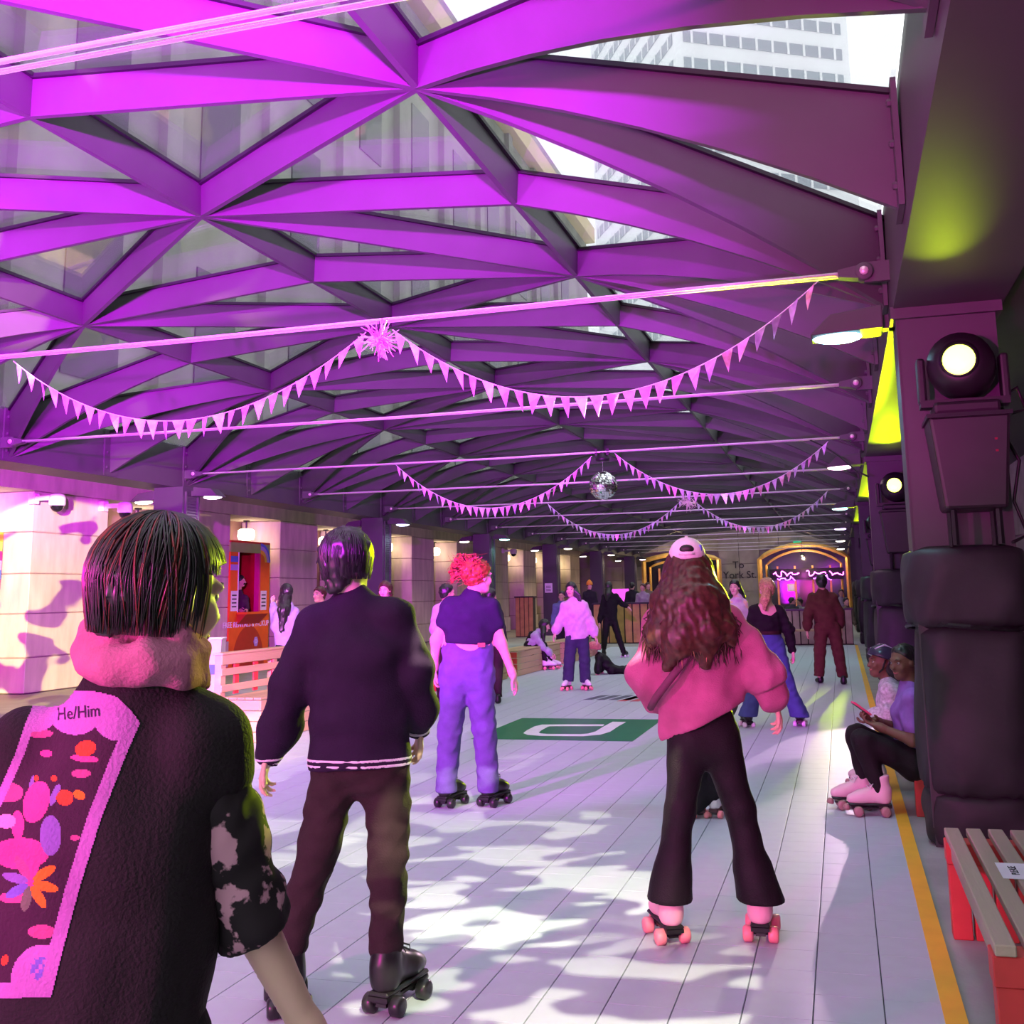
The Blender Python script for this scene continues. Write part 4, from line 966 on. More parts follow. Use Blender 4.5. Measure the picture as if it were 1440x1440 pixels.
def legs_cloth(root, J, mat, vox, q=1.0, whip=.155, dep=.10, rad=(.098, .075, .062), fold=(.008, 2, .11, (.6, .6, 1.5)), name='trousers', waist=None, hemz=.0, flare=None, ks=1.0, mids=None):
    hc = (J['hpl']+J['hpr'])/2; mid = (J['shl']+J['shr'])/2; up = nrm(mid-hc); s = nrm(J['shr']-J['shl'])
    wz = .12 if waist is None else waist; P = [cap(hc-up*.02, hc+up*(wz+.06), dep*q, dep*.9*q, s, whip/dep, .04)]; cu = []
    for a in ('l', 'r'):
        pts = [J['hp'+a], J['kn'+a], J['an'+a]]; r = list(rad)
        P += limb(pts, [x*q for x in r], k=.03)
        if flare: P += [cap(J['kn'+a]*.3+J['an'+a]*.7, J['an'+a]-nrm(J['kn'+a]-J['an'+a])*.03, flare[0], flare[1], k=.05)]
    if flare is not None or hemz:
        a, b = J['anl'], J['anr']; t = nrm(b-a); n = nrm(np.array([0, 0, -1])-t*(np.array([0, 0, -1])@t)); cu.append((a+n*hemz, n))
    cu.append((hc+up*(.12 if waist is None else waist), up))
    return blob(name, P, vox, mat, root, k=.035, cuts=cu, fold=fold), P, cu
# roller skates ------------------------------------------------------
_SK = {}
def skate_proto(key, boot, sole, wheel, lace):
    if key in _SK: return _SK[key]
    P = [cap((0, -.070, .130), (0, -.074, .235), .046, .048), cap((0, -.072, .112), (0, .075, .108), .040, .036, (1, 0, 0), 1.05), cap((0, .06, .108), (0, .115, .100), .036, .030, (1, 0, 0), 1.15), cap((0, -.02, .15), (0, .05, .125), .036, .03), cap((0, -.085, .10), (0, -.09, .15), .04, .042)]
    cu = [((0, 0, .075), (0, 0, -1)), ((0, -.08, .245), (0, .15, 1))]
    V, F = sdf(P, .0085, .025, cuts=cu); r = mesh_np('roller_skate', V, F, boot, None, True)
    r.location = (0, 0, 0); me = r.data
    me.vertices.foreach_set('co', V.astype(np.float32).ravel()); me.update(); ORG[r] = np.zeros(3)
    b = MB().box(-.038, .038, -.125, .135, .062, .078).build('sole', sole, r); bevel(b, .006, 1)
    MB().box(-.036, .036, -.125, -.045, .050, .064).build('heel', sole, r)
    MB().box(-.026, .026, -.115, .12, .042, .052).build('plate', BLACK_M, r)
    for y in (-.085, .078):
        MB().tube([(-.062, y, .031), (.062, y, .031)], .008, 6).build('axle', CHROME, r); MB().hexa([(-.02, y-.02, .028), (.02, y-.02, .028), (.02, y+.02, .028), (-.02, y+.02, .028), (-.016, y-.015, .05), (.016, y-.015, .05), (.016, y+.015, .05), (-.016, y+.015, .05)]).build('truck', BLACK_M, r)
        for x in (-.05, .05):
            MB().lathe([(.012, -.021), (.024, -.0205), (.031, -.014), (.031, .014), (.024, .0205), (.012, .021)], (x, y, .0315), (1, 0, 0), 16).build('wheel', wheel, r, True)
    MB().lathe([(.014, 0), (.022, -.012), (.024, -.028), (.018, -.034)], (0, .142, .066), (0, -.25, 1), 12).build('toe_stop', wheel, r, True)
    mb = MB()
    for i in range(6):
        t = i/5; y = .065-.085*t; z = .146+.065*t**1.6; mb.tube([(-.026, y-.012, z-.008), (0, y+.004, z+.006), (.026, y-.012, z-.008)], .0035, 5)
    mb.tube([(-.02, -.03, .205), (-.05, -.01, .19), (-.045, .0, .17), (-.01, -.02, .20), (.045, .0, .175), (.05, -.012, .195), (.02, -.03, .205)], .003, 5); mb.build('laces', lace, r)
    _SK[key] = r; return r
WHT = M('boot_white', (.78, .74, .76), .4, 0, .05); BKL = M('boot_black', (.014, .013, .015), .35, 0, .2); PNK = M('boot_pink', (.85, .45, .52), .4); WHL_P = M('wheel_pink', (.9, .28, .30), .3); WHL_K = M('wheel_black', (.02, .02, .022), .3); WHL_W = M('wheel_white', (.75, .75, .78), .3); WHL_G = M('wheel_green', (.1, .5, .12), .35); LACE_W = M('lace_white', (.7, .7, .7), .8)
SCH = dict(black=(BKL, BKL, WHL_K, BKL), pink=(PNK, BLACK, WHL_P, LACE_W), white=(WHT, M('sole_dark', (.08, .03, .04), .5), WHL_P, LACE_W), blackwhite=(BKL, BLACK, WHL_W, LACE_W), rosewhite=(M('boot_rose', (.75, .55, .6), .45), BLACK, M('wheel_bronze', (.35, .22, .2), .3), LACE_W), green=(BKL, BLACK, WHL_G, BKL))
def put_skate(root, key, P, heading, pitch=0.0, roll=0.0, q=1.0, an=None):
    if an is not None:                                                  # boot shaft under the ankle
        P = np.array([an[0], an[1], 0])+np.array([-math.sin(heading), math.cos(heading), 0])*.070*q
    o = copy_tree(skate_proto(key, *SCH[key]), root); o.location = (np.asarray(P, float)-ORG[root]).tolist(); o.rotation_euler = (pitch, roll, heading); o.scale = (q,)*3
    return o
def shoe(root, P, heading, mat, q=1.0):
    c, s = math.cos(heading), math.sin(heading); f = np.array([-s, c, 0]); P = np.asarray(P, float)
    pr = [cap(P-f*.07*q+[0, 0, .045], P+f*.09*q+[0, 0, .035], .045*q, .035*q), cap(P-f*.07*q+[0, 0, .05], P-f*.075*q+[0, 0, .10], .045*q, .045*q)]
    blob('shoe', pr, .012, mat, root, cuts=[(P+[0, 0, .004], (0, 0, -1))])
def turn(deg):
    """horizontal direction, 0 = straight away from the camera axis of the photo, + = to the picture's right"""
    a = math.radians(deg); r = np.array([math.cos(YAW), math.sin(YAW), 0]); return math.cos(a)*HF+math.sin(a)*r
def head_of(deg):
    d = turn(deg); return math.atan2(-d[0], d[1])
def joints(D, px):
    J = {}
    for k, v in px.items(): J[k] = at(v[0], v[1], D+(v[2] if len(v) > 2 else 0))
    return J
def hair_cap(root, c, R, mat, q=1.0, vox=.008, front=.045, low=-.075, thick=.016, fold=(.006, 4, .03), extra=(), slope=.9, name='hair'):
    """hair hugging the skull, open at the face"""
    def p(x, y, z): return c+R@(np.array([x, y, z])*q)
    P = [ell(p(0, -.014, .030), (np.array([.076, .098, .09])+thick)*q, R), cap(p(0, -.05, .0), p(0, -.052, low+.03), .075*q, .060*q)]+list(extra)
    cu = [(p(0, front, .03), R@np.array([0, 1.0, -slope])), (p(0, -.03, low), R@np.array([0, .35, -1]))]
    return blob(name, P, vox, mat, root, k=.03, cuts=cu, fold=fold)
def long_hair(root, chains, mat, vox=.012, fold=(.010, 5, .05, (1.6, 1.6, .25)), cuts=(), name='hair', k=.03):
    P = []
    for pts, rad in chains: P += limb([np.asarray(p, float) for p in pts], rad, k=k)
    return blob(name, P, vox, mat, root, k=k, fold=fold, cuts=cuts)
def person(P, label, group=None): return empty('person', P, label, 'person', group)
# ------------------------------------------------------------------ the navy sweater skater
def stand(px, D): return joints(D, px)
rs = np.random.RandomState(11)
D = 4.28
J = joints(D, dict(hd=(490, 791), nk=(494, 846), shl=(449, 878), shr=(552, 868), ell=(412, 962), elr=(583, 945, .02), wrl=(378, 1062), wrr=(588, 1022, .12), hpl=(474, 1075), hpr=(541, 1075), knl=(446, 1200), knr=(546, 1195), anl=(408, 1325), anr=(544, 1328)))
gl, gr = ground(405, 1402), ground(543, 1418)
nv = person((gl+gr)/2, 'person in a dark navy sweater with pink hem stripes and black skates, seen from behind')
Rh = head_frame(turn(28), (0, 0, 1))
body(nv, J, Rh, SK1, .014, 1.03, curl=.9, hr=.98, palm=dict(l=turn(90), dir_l=np.array([0, 0, -1])+turn(-90)*.25))
NAVY = cloth('navy_knit', (.020, .008, .030)); STRIPE = cloth('stripe_white', (.72, .62, .74)); PANT = cloth('dark_trouser', (.030, .017, .019))
hem = (J['hpl']+J['hpr'])/2+np.array([0, 0, -.005]); fd = (.011, 21, .16, (.8, .8, 1.2))
kw = dict(q=1.0, wch=.185, whip=.175, dep=.12, g=.022, sleeve=(.083, .078, .052), drop=.05, fold=fd)
o, P, cu = top_cloth(nv, J, NAVY, .0095, hem=hem, **kw)
dn = np.array([0, 0, -1.0])
for z0, z1 in ((.008, .020), (.028, .040)): blob('hem_stripe', P, .007, STRIPE, nv, k=.04, inflate=.002, fold=fd, cuts=[(hem+np.array([0, 0, z0]), dn), (hem+np.array([0, 0, z1]), -dn)])
for a in ('l', 'r'):
    d = nrm(J['wr'+a]-J['el'+a]); w = J['wr'+a]
    MB().lathe([(.040, -.035), (.045, -.03), (.046, .0), (.045, .028), (.038, .03)], w, d, 20).build('cuff', NAVY, nv, True)
    for z in (-.018, .006): MB().lathe([(.0465, z), (.0475, z+.003), (.0475, z+.009), (.0465, z+.012)], w, d, 20, cap=False).build('cuff_stripe', STRIPE, nv, True)
nk = J['nk']
MB().lathe([(.070, -.02), (.074, .0), (.070, .022), (.064, .026)], nk+np.array([0, 0, .012]), (0, 0, 1), 28, cap=False).build('collar', NAVY, nv, True)
MB().tube([nk+np.array([.079*math.cos(t), .079*math.sin(t), .0-.012*math.sin(t-YAW)*-1]) for t in np.linspace(0, 2*PI, 33)], .004, 6).build('collar_stripe', STRIPE, nv, True)
legs_cloth(nv, J, PANT, .010, whip=.165, dep=.105, rad=(.100, .076, .064), fold=(.009, 23, .10, (.5, .5, 1.6)))
hair_cap(nv, J['hd'], Rh, H_BLK, 1.0, .008, front=.03, low=-.112, thick=.024, fold=(.008, 24, .03, (1.5, 1.5, .3)), slope=.75)
def cap_strands(c, R, n, seed, r0=(.10, .122, .112), z_end=-.09, spread=.35, crown=(0, -.03, 1), face_gap=.9, jit=.012):
    rs = np.random.RandomState(seed); L = []
    for i in range(n):
        az = rs.uniform(-PI, PI)
        if abs(az) < face_gap: ze = .035
        else: ze = z_end
        P = []; tw = rs.uniform(-spread, spread); m = 12; jj = 1+rs.uniform(-jit, jit)*2
        for j in range(m):
            t = (j+.3)/m; ta = min(t/.72, 1); lat = PI/2-(PI/2+.15)*ta; x = math.cos(lat)*math.sin(az+tw*t); y = math.cos(lat)*math.cos(az+tw*t); z = math.sin(lat)
            v = np.array([x*r0[0], y*r0[1]-.014, z*r0[2]+.028])*jj
            if t > .72:
                v[2] -= (t-.72)/.28*.10; k_ = 1-.55*(t-.72); v[0] *= k_; v[1] *= k_
            if v[2] < ze+rs.uniform(-.008, .008): break
            if v[1] > .055 and v[2] < .05: break
            P.append(c+R@v)
        if len(P) >= 3: L.append(P)
    return L
strands('hair_strands', cap_strands(J['hd'], Rh, 420, 5, r0=(.099, .121, .113), z_end=-.105), .0042, [H_BLK], nv)
put_skate(nv, 'black', gl, head_of(-18), 0, 0, 1.18, J['anl']); put_skate(nv, 'black', gr, head_of(24), 0, 0, 1.18, J['anr'])

# ------------------------------------------------------------------ the boy in the vest, close to the camera
D = 1.86
J = joints(D, dict(hd=(229, 838), nk=(205, 935, -.02), shl=(48, 1062), shr=(282, 1042), ell=(-30, 1270), elr=(338, 1262, .03), wrl=(-40, 1440, .1), wrr=(440, 1462, .10)))
hc = at(125, 1470, D-.05)
J['hpl'] = hc-turn(90)*.09; J['hpr'] = hc+turn(90)*.09
for a, s in (('l', -1), ('r', 1)):
    J['kn'+a] = np.array([*(J['hp'+a]+turn(0)*.16)[:2], .47])+turn(90)*.05*s; J['an'+a] = np.array([*(J['hp'+a]-turn(0)*.02)[:2], .17])+turn(90)*.08*s
gl = J['anl']*np.array([1, 1, 0])+turn(0)*.05; gr = J['anr']*np.array([1, 1, 0])+turn(0)*.05
bo = person((gl+gr)/2, 'person with short dark hair and a black patched vest, close in the left foreground')
Rh = head_frame(turn(37)+np.array([0, 0, -.08]), np.array([0, 0, 1.0])+turn(90)*.06)
body(bo, J, Rh, SK1, .012, .98, hv=.005, curl=.6)
VEST = cloth('black_denim', (.016, .010, .014), .8); HOOD = cloth('hood_fleece', (.40, .12, .22), .95); FLOR = M('floral_shirt', (.018, .012, .016), .8, 0, .0, 22, spec=.2, c2=(.02, .012, .016))
# floral print: pale blooms on black
t = FLOR.node_tree; rp = [n for n in t.nodes if n.type == 'VALTORGB'][0]; rp.color_ramp.elements[0].position = .56; rp.color_ramp.elements[1].position = .60; rp.color_ramp.elements[1].color = (.5, .25, .33, 1)
hem = (J['hpl']+J['hpr'])/2-np.array([0, 0, .12])
hcv = (J['hpl']+J['hpr'])/2
vP = torso(dict(J, hpl=J['hpl']-[0, 0, .15], hpr=J['hpr']-[0, 0, .15]), .180, .172, .112, .022)
armc = []
vest, P, cu = top_cloth(bo, J, VEST, .0075, q=1.0, wch=.172, whip=.17, dep=.115, g=.022, sleeve=None, drop=.16, fold=(.006, 31, .14), hem=hem, name='vest', neck=False,
    extra=[cap(J['shl'], J['shl']+(J['ell']-J['shl'])*.25, .075, .070), cap(J['shr'], J['shr']+(J['elr']-J['shr'])*.22, .074, .068)])
for a in ('l', 'r'):
    d = nrm(J['el'+a]-J['sh'+a]); e = J['el'+a]+nrm(J['wr'+a]-J['el'+a])*.05
    blob('sleeve', limb([J['sh'+a]+d*.02, J['sh'+a]*.4+J['el'+a]*.6, e], [.062, .064, .066], k=.03), .008, VEST if a == 'x' else FLOR, bo, fold=(.006, 33, .07), cuts=[(e+nrm(J['wr'+a]-J['el'+a])*.02, J['wr'+a]-J['el'+a])])
# hood bunched around the neck
c = at(202, 908, D-.02); rgt = turn(90)
hp = [ell(c+turn(0)*.03+[0, 0, .004], (.098, .085, .050), head_frame(turn(0), np.array([0, 0, 1])+turn(90)*.22))]
rim = [(118, 918, -.04), (140, 885, -.05), (175, 868, -.06), (215, 876, -.06), (248, 898, -.04), (268, 925, .0), (284, 962, .04)]
R3 = [at(u, v, D+b) for u, v, b in rim]
hp += limb(R3, [.024, .027, .028, .028, .026, .024, .012], k=.02)
low = [(120, 935, -.06), (160, 938, -.09), (205, 932, -.10), (245, 940, -.07), (275, 962, .0)]
hp += limb([at(u, v, D+b) for u, v, b in low], [.020, .030, .030, .028, .014], k=.025)
blob('hood', hp, .006, HOOD, bo, fold=(.006, 35, .06, (1, 1, 1)))
hair_cap(bo, J['hd'], Rh, H_BLK, 1.0, .006, front=-.005, low=-.075, thick=.019, fold=(.006, 36, .02, (1.6, 1.6, .3)), slope=.9, extra=[ell(J['hd']+Rh@np.array([-.080, -.008, -.01]), (.027, .045, .055), Rh)])
strands('hair_strands', cap_strands(J['hd'], Rh, 1000, 6, r0=(.097, .119, .112), z_end=-.068, spread=.5, jit=.025, face_gap=1.45), .0030, [H_BLK, H_BLK, H_BLK, H_BLK, M('hair_red_lit', (.10, .02, .015), .35, 0, .3, 40, spec=.6)], bo)  # some strands coloured reddish, standing in for red light on black hair
legs_cloth(bo, J, cloth('black_trouser', (.012, .011, .013)), .016, whip=.165, dep=.11, rad=(.098, .075, .06))
put_skate(bo, 'black', gl, head_of(-5), an=J['anl']); put_skate(bo, 'black', gr, head_of(5), an=J['anr'])
# sewn back patch, printed; cells projected on the vest
me = vest.data; bm = bmesh.new(); bm.from_mesh(me); bvh = BVHTree.FromBMesh(bm); bm.free()
def onvest(u, v, off=.0018):
    o = CAM0+0; q = nrm(ray(u, v)); h = bvh.ray_cast(Vector(o-ORG[bo]), Vector(q))
    if h[0] is None: return None
    return np.array(h[0])+ORG[bo]+np.array(h[1])*off
AM = [cloth('patch_lilac', (.42, .12, .42)), cloth('patch_dark', (.045, .012, .035)), cloth('patch_pink', (.60, .05, .25)), cloth('patch_rose', (.45, .06, .22)), cloth('patch_red', (.85, .06, .03)), cloth('patch_orange', (.9, .16, .02)), cloth('patch_blue', (.16, .10, .45)), cloth('patch_periwinkle', (.22, .10, .40)), cloth('patch_pale', (.62, .22, .45)), cloth('patch_grey', (.14, .12, .10))]
def interp(v, T):
    for (a, x), (b, y) in zip(T, T[1:]):
        if a <= v <= b: return x+(y-x)*(v-a)/(b-a)
    return T[-1][1] if v > T[-1][0] else T[0][1]
RE = [(975, 160), (1000, 185), (1017, 197), (1060, 178), (1150, 143), (1250, 112), (1340, 88), (1404, 72)]
LE = [(975, 90), (990, 48), (1020, 35), (1060, 22), (1100, 5), (1160, -22), (1250, -60), (1404, -110)]
def art(x, y):
    """colour index of the printed patch at photo pixel x, y (None outside)"""
    topy = 971+.0042*(x-115)**2*.9
    if y < topy or y > 1404-.04*(x-0) or x > interp(y, RE) or x < interp(y, LE): return None
    r = interp(y, RE)
    # scalloped valance
    for cx, w, dp in ((48, 34, 1030), (107, 36, 1034), (165, 34, 1042)):
        if abs(x-cx) < w and y < 1004+(dp-1004)*max(0, 1-((x-cx)/w)**2)**.5: return 0
    if y < 1004: return 0
    if x > r-20 and y < 1404: return 0
    if x < interp(y, LE)+13: return 0
    if y > 1382-.05*x or (x-62)**2/46**2+(y-1380)**2/52**2 < 1:
        return 6 if (x-58)**2/15**2+(y-1362)**2/17**2 < 1 and (x//5+y//6) % 3 else 0
    def E(cx, cy, a, b, t=0):
        c, s = math.cos(t), math.sin(t); u, v = (x-cx)*c+(y-cy)*s, -(x-cx)*s+(y-cy)*c; return (u/a)**2+(v/b)**2 < 1
    if E(121, 1053, 15, 11, -.3): return 4
    if E(120, 1067, 20, 5, .1): return 2
    if E(66, 1060, 9, 5): return 2
    if E(56, 1032, 20, 6): return 3
    for i, (cx, cy) in enumerate(((52, 1095), (77, 1095))):
        if E(cx, cy, 4, 4): return 4
    for i in range(8):                                      # two-tone flower
        t = i*PI/4+.25; cx, cy = 44+22*math.cos(t), 1240+24*math.sin(t)
        if E(cx, cy, 18, 7, t): return [5, 5, 9, 6, 7, 3, 2, 5][i]
    if E(44, 1240, 8, 9): return 2
    for cx, cy, a, b, t, k in ((52, 1128, 18, 30, .3, 2), (14, 1115, 20, 14, 0, 3), (10, 1155, 14, 10, 0, 8), (26, 1160, 9, 20, 0, 2), (92, 1122, 12, 11, 0, 4), (112, 1118, 9, 6, .4, 5), (78, 1118, 5, 16, .4, 7), (72, 1175, 15, 28, 0, 7), (30, 1200, 40, 22, 0, 2), (30, 1180, 22, 9, 0, 1), (106, 1178, 7, 4, 0, 3), (60, 1310, 20, 10, 0, 3), (8, 1350, 5, 8, .4, 4), (20, 1262, 20, 8, 0, 3), (45, 1105, 3, 14, .2, 7), (115, 1088, 14, 6, 0, 3)):
        if E(cx, cy, a, b, t): return k
    return 1
V = []; F = []; mi = []; idx = {}
st = 1.7
def vid(i, j):
    if (i, j) in idx: return idx[(i, j)]
    p = onvest(-60+i*st, 965+j*st)
    if p is None: idx[(i, j)] = None; return None
    V.append(p); idx[(i, j)] = len(V)-1; return idx[(i, j)]
for i in range(int(262/st)):
    for j in range(int(440/st)):
        k = art(-60+(i+.5)*st, 965+(j+.5)*st)
        if k is None: continue
        q = [vid(i, j), vid(i, j+1), vid(i+1, j+1), vid(i+1, j)]
        if None not in q: F.append(q); mi.append(k)
pt = mesh_np('back_patch', V, F, AM, bo, True, mi, label='printed lilac-framed patch with flowers and planets')
TV, TF = text_mesh('He/Him', 1.0)
tv = []
for v in TV:
    p = onvest(112+v[0]*19-v[1]*1, 1003-v[1]*25-v[0]*2.0, .003); tv.append(p if p is not None else J['nk'])
mesh_np('lettering', tv, TF, cloth('patch_ink', (.05, .012, .06)), bo, False)
# ------------------------------------------------------------------ pink sweater skater with white cap and long hair
D = 5.02
J = joints(D, dict(hd=(967, 797), nk=(973, 846), shl=(930, 880), shr=(1020, 878), ell=(909, 948), elr=(1074, 950), wrl=(938, 996, .16), wrr=(1090, 988, .06), hpl=(968, 1040), hpr=(1010, 1038), knl=(956, 1142), knr=(1040, 1138), anl=(942, 1262), anr=(1068, 1263)))
gl, gr = ground(943, 1318), ground(1075, 1326)
pg = person((gl+gr)/2, 'person with long wavy hair, white cap and pink sweater, seen from behind on the right')
Rh = head_frame(turn(8))
body(pg, J, Rh, SK1, .014, .97, hr=.92, curl=.9, palm=dict(r=turn(-90), dir_r=np.array([0, 0, -1.0])+turn(60)*.3))
PINK = cloth('pink_fleece', (.42, .11, .23), .95); BLKP = cloth('black_stretch', (.010, .008, .010), .6)
hem = (at(934, 1040, D)+at(1042, 986, D))/2; ht = at(1042, 986, D)-at(934, 1040, D); hn = nrm(np.cross(np.cross(ht, [0, 0, -1]), ht))
top_cloth(pg, J, PINK, .010, q=1.0, wch=.185, whip=.16, dep=.115, g=.032, sleeve=(.085, .084, .045), drop=.09, fold=(.014, 41, .17, (1, 1, .9)), hem=hem, hemtilt=hn, extra=[cap(J['shr']*.5+J['elr']*.5, J['elr'], .088, .086), cap(J['ell'], J['ell']*.5+J['wrl']*.5, .080, .07)])
legs_cloth(pg, J, BLKP, .010, whip=.155, dep=.105, rad=(.098, .066, .078), flare=(.080, .108), hemz=.01, fold=(.004, 42, .14))
# belt bag strap across the back
st = [at(986, 893, D-.20), at(962, 930, D-.21), at(940, 958, D-.21), at(922, 982, D-.16), at(915, 995, D-.05)]
MB().tube(st, .018, 6).build('bag_strap', cloth('strap_mauve', (.16, .05, .10)), pg, True)
# hair: full fall over the back, separate locks with lighter tips
c = J['hd']; bk = -turn(8); rt = turn(98)
def hp_(u, v, b): return at(u, v, D-b)
def lock(P, r): return (P, r)
ch = [([c+bk*.02+[0, 0, .0], hp_(962, 850, .13), hp_(955, 900, .19), hp_(940, 935, .19)], [.082, .098, .075, .03]),
      ([c+bk*.03, hp_(985, 850, .13), hp_(992, 890, .18), hp_(992, 932, .19)], [.082, .09, .07, .03]),
      ([c+rt*.03, hp_(1002, 846, .08), hp_(1020, 885, .14), hp_(1030, 905, .13)], [.065, .062, .045, .018]),
      ([c-rt*.03, hp_(937, 850, .10), hp_(925, 890, .14), hp_(914, 905, .12)], [.065, .065, .045, .018])]
face = [(c+turn(8)*.04, turn(8))]
long_hair(pg, ch, H_BRN, .009, (.008, 43, .05, (1.6, 1.6, .15)), k=.05, cuts=[(c+turn(8)*.035, turn(8)+np.array([0, 0, -.1]))])
rs = np.random.RandomState(8); L = []; LT = []
for i in range(520):
    az = rs.uniform(-1.9, 1.9); x = math.sin(az); yb = math.cos(az)
    top = c+np.array([0, 0, .055])+rt*x*.06+bk*.07*max(yb, -.2); m1 = c+rt*x*.088+bk*(.096*max(yb, -.2)+.012)+[0, 0, rs.uniform(-.03, .0)]
    uu = 972+x*58*rs.uniform(.75, 1.12); vv = rs.uniform(868, 900); e_v = vv+rs.uniform(12, 45)
    m2 = hp_(968+x*42*rs.uniform(.85, 1.1), 846+rs.uniform(-8, 8), .15*max(.2, yb)+.06); m3 = hp_(uu, vv, .19*max(.3, yb)+.05); e = hp_(uu+rs.uniform(-10, 10), e_v, .20*max(.3, yb)+.04)
    P = []; Q = [top, m1, m2, m3, e]
    for s in range(4):
        for t in (0, .33, .66):
            a, b = Q[s], Q[s+1]; P.append(a+(b-a)*t+rt*.010*math.sin(9*(s+t)+i)+bk*.006*math.sin(7*(s+t)+i*2))
    P.append(e); (LT if rs.uniform() < .14 and abs(x) < .75 else L).append(P)
strands('hair_strands', L, .0046, [H_BRN], pg); strands('hair_highlights', LT, .0042, [H_TIP], pg)
# snapback cap
CAPW = cloth('cap_white', (.78, .72, .80), .7)
def p_(x, y, z): return c+Rh@np.array([x, y, z])
blob('cap', [ell(p_(0, -.012, .052), (.086, .106, .086), Rh)], .006, CAPW, pg, cuts=[(p_(0, 0, .052), Rh@np.array([0, .18, -1])), ], k=.02)
blob('cap_brim', [ell(p_(0, .14, .055), (.085, .09, .010), Rh)], .006, CAPW, pg)
MB().ell(p_(0, -.106, .078), (.034, .012, .022), 16, 8, R=Rh).build('cap_opening', BLACK, pg, True)
MB().tube([p_(-.036, -.108, .058), p_(0, -.118, .056), p_(.036, -.108, .058)], .007, 6).build('cap_strap', CAPW, pg, True)
MB().ell(p_(0, -.012, .139), (.009, .009, .005), 8, 6).build('cap_button', CAPW, pg, True)
b = MB().obox(p_(.064, -.07, .085), Rh@np.array([.002, .003, 0]), Rh@np.array([0, 0, .014]), Rh@np.array([.004, -.004, 0])).build('cap_logo', SKYB, pg)
put_skate(pg, 'pink', gl, head_of(-12), 0, 0, 1.12, J['anl']); put_skate(pg, 'pink', gr, head_of(14), 0, 0, 1.12, J['anr'])

# ------------------------------------------------------------------ auburn-haired skater in jeans
D = 8.19
J = joints(D, dict(hd=(673, 811), nk=(664, 838), shl=(634, 853), shr=(690, 854), ell=(613, 900), elr=(705, 905), wrl=(611, 938, .05), wrr=(721, 948, .03), hpl=(641, 948), hpr=(672, 948), knl=(633, 1025), knr=(681, 1022), anl=(627, 1108), anr=(687, 1108)))
gl, gr = ground(623, 1134), ground(687, 1131)
rd = person((gl+gr)/2, 'person with auburn updo, navy T-shirt and light jeans skating away')
Rh = head_frame(turn(48))
body(rd, J, Rh, SK1, .012, 1.02, wch=.18, whip=.19, dep=.11, curl=.7, palm=dict(r=turn(-80), l=turn(80)))
top_cloth(rd, J, cloth('navy_tee', (.018, .014, .040)), .011, wch=.182, whip=.175, dep=.118, g=.014, sleeve=(.075, .068), cuff=.22, drop=-.10, hem=at(655, 905, D), fold=(.007, 51, .13), name='tshirt')
DEN = cloth('light_denim', (.11, .09, .25), .85)
legs_cloth(rd, J, DEN, .011, whip=.205, dep=.125, rad=(.122, .088, .078), hemz=.03, fold=(.008, 52, .11, (.6, .6, 1.5)), name='jeans', waist=.25)
MB().obox(at(677, 907, D-.14), turn(90)*.028, np.array([0, 0, .016]), turn(0)*.004).build('leather_label', M('leather_tan', (.28, .10, .05), .6), rd)
hair_cap(rd, J['hd'], Rh, H_RED, 1.04, .010, front=.045, low=-.05, thick=.014, fold=(.012, 53, .035))
c = J['hd']
long_hair(rd, [([c-Rh[:, 1]*.06+[0, 0, .08], at(652, 793, D), at(643, 800, D), at(637, 815, D)], [.065, .068, .05, .02]), ([c-Rh[:, 1]*.04+[0, 0, .06], c-Rh[:, 1]*.10+[0, 0, .04]], [.07, .065])], H_RED, .010, (.016, 54, .035), name='bun')
rs = np.random.RandomState(12)
strands('hair_wisps', [[at(655+rs.uniform(-8, 22), 795+rs.uniform(-5, 14), D-.08), at(650+rs.uniform(-14, 30), 792+rs.uniform(-14, 26), D-.1), at(646+rs.uniform(-20, 40), 790+rs.uniform(-14, 36), D-.08)] for i in range(120)], .004, [H_RED], rd)
for s in (-1, 1):
    q = c+Rh@np.array([s*.033, .104, .0]); MB().tube([q+.024*(math.cos(t)*Rh[:, 0]+math.sin(t)*Rh[:, 2]) for t in np.linspace(0, 2*PI, 15)], .0022, 5).build('glasses_rim', BLACK_M, rd)
    MB().tube([c+Rh@np.array([s*.058, .100, .004]), c+Rh@np.array([s*.082, .0, .008])], .0022, 5).build('glasses_temple', BLACK_M, rd)
put_skate(rd, 'black', gl, head_of(28), 0, 0, 1.15, J['anl']); put_skate(rd, 'black', gr, head_of(32), 0, 0, 1.15, J['anr'])

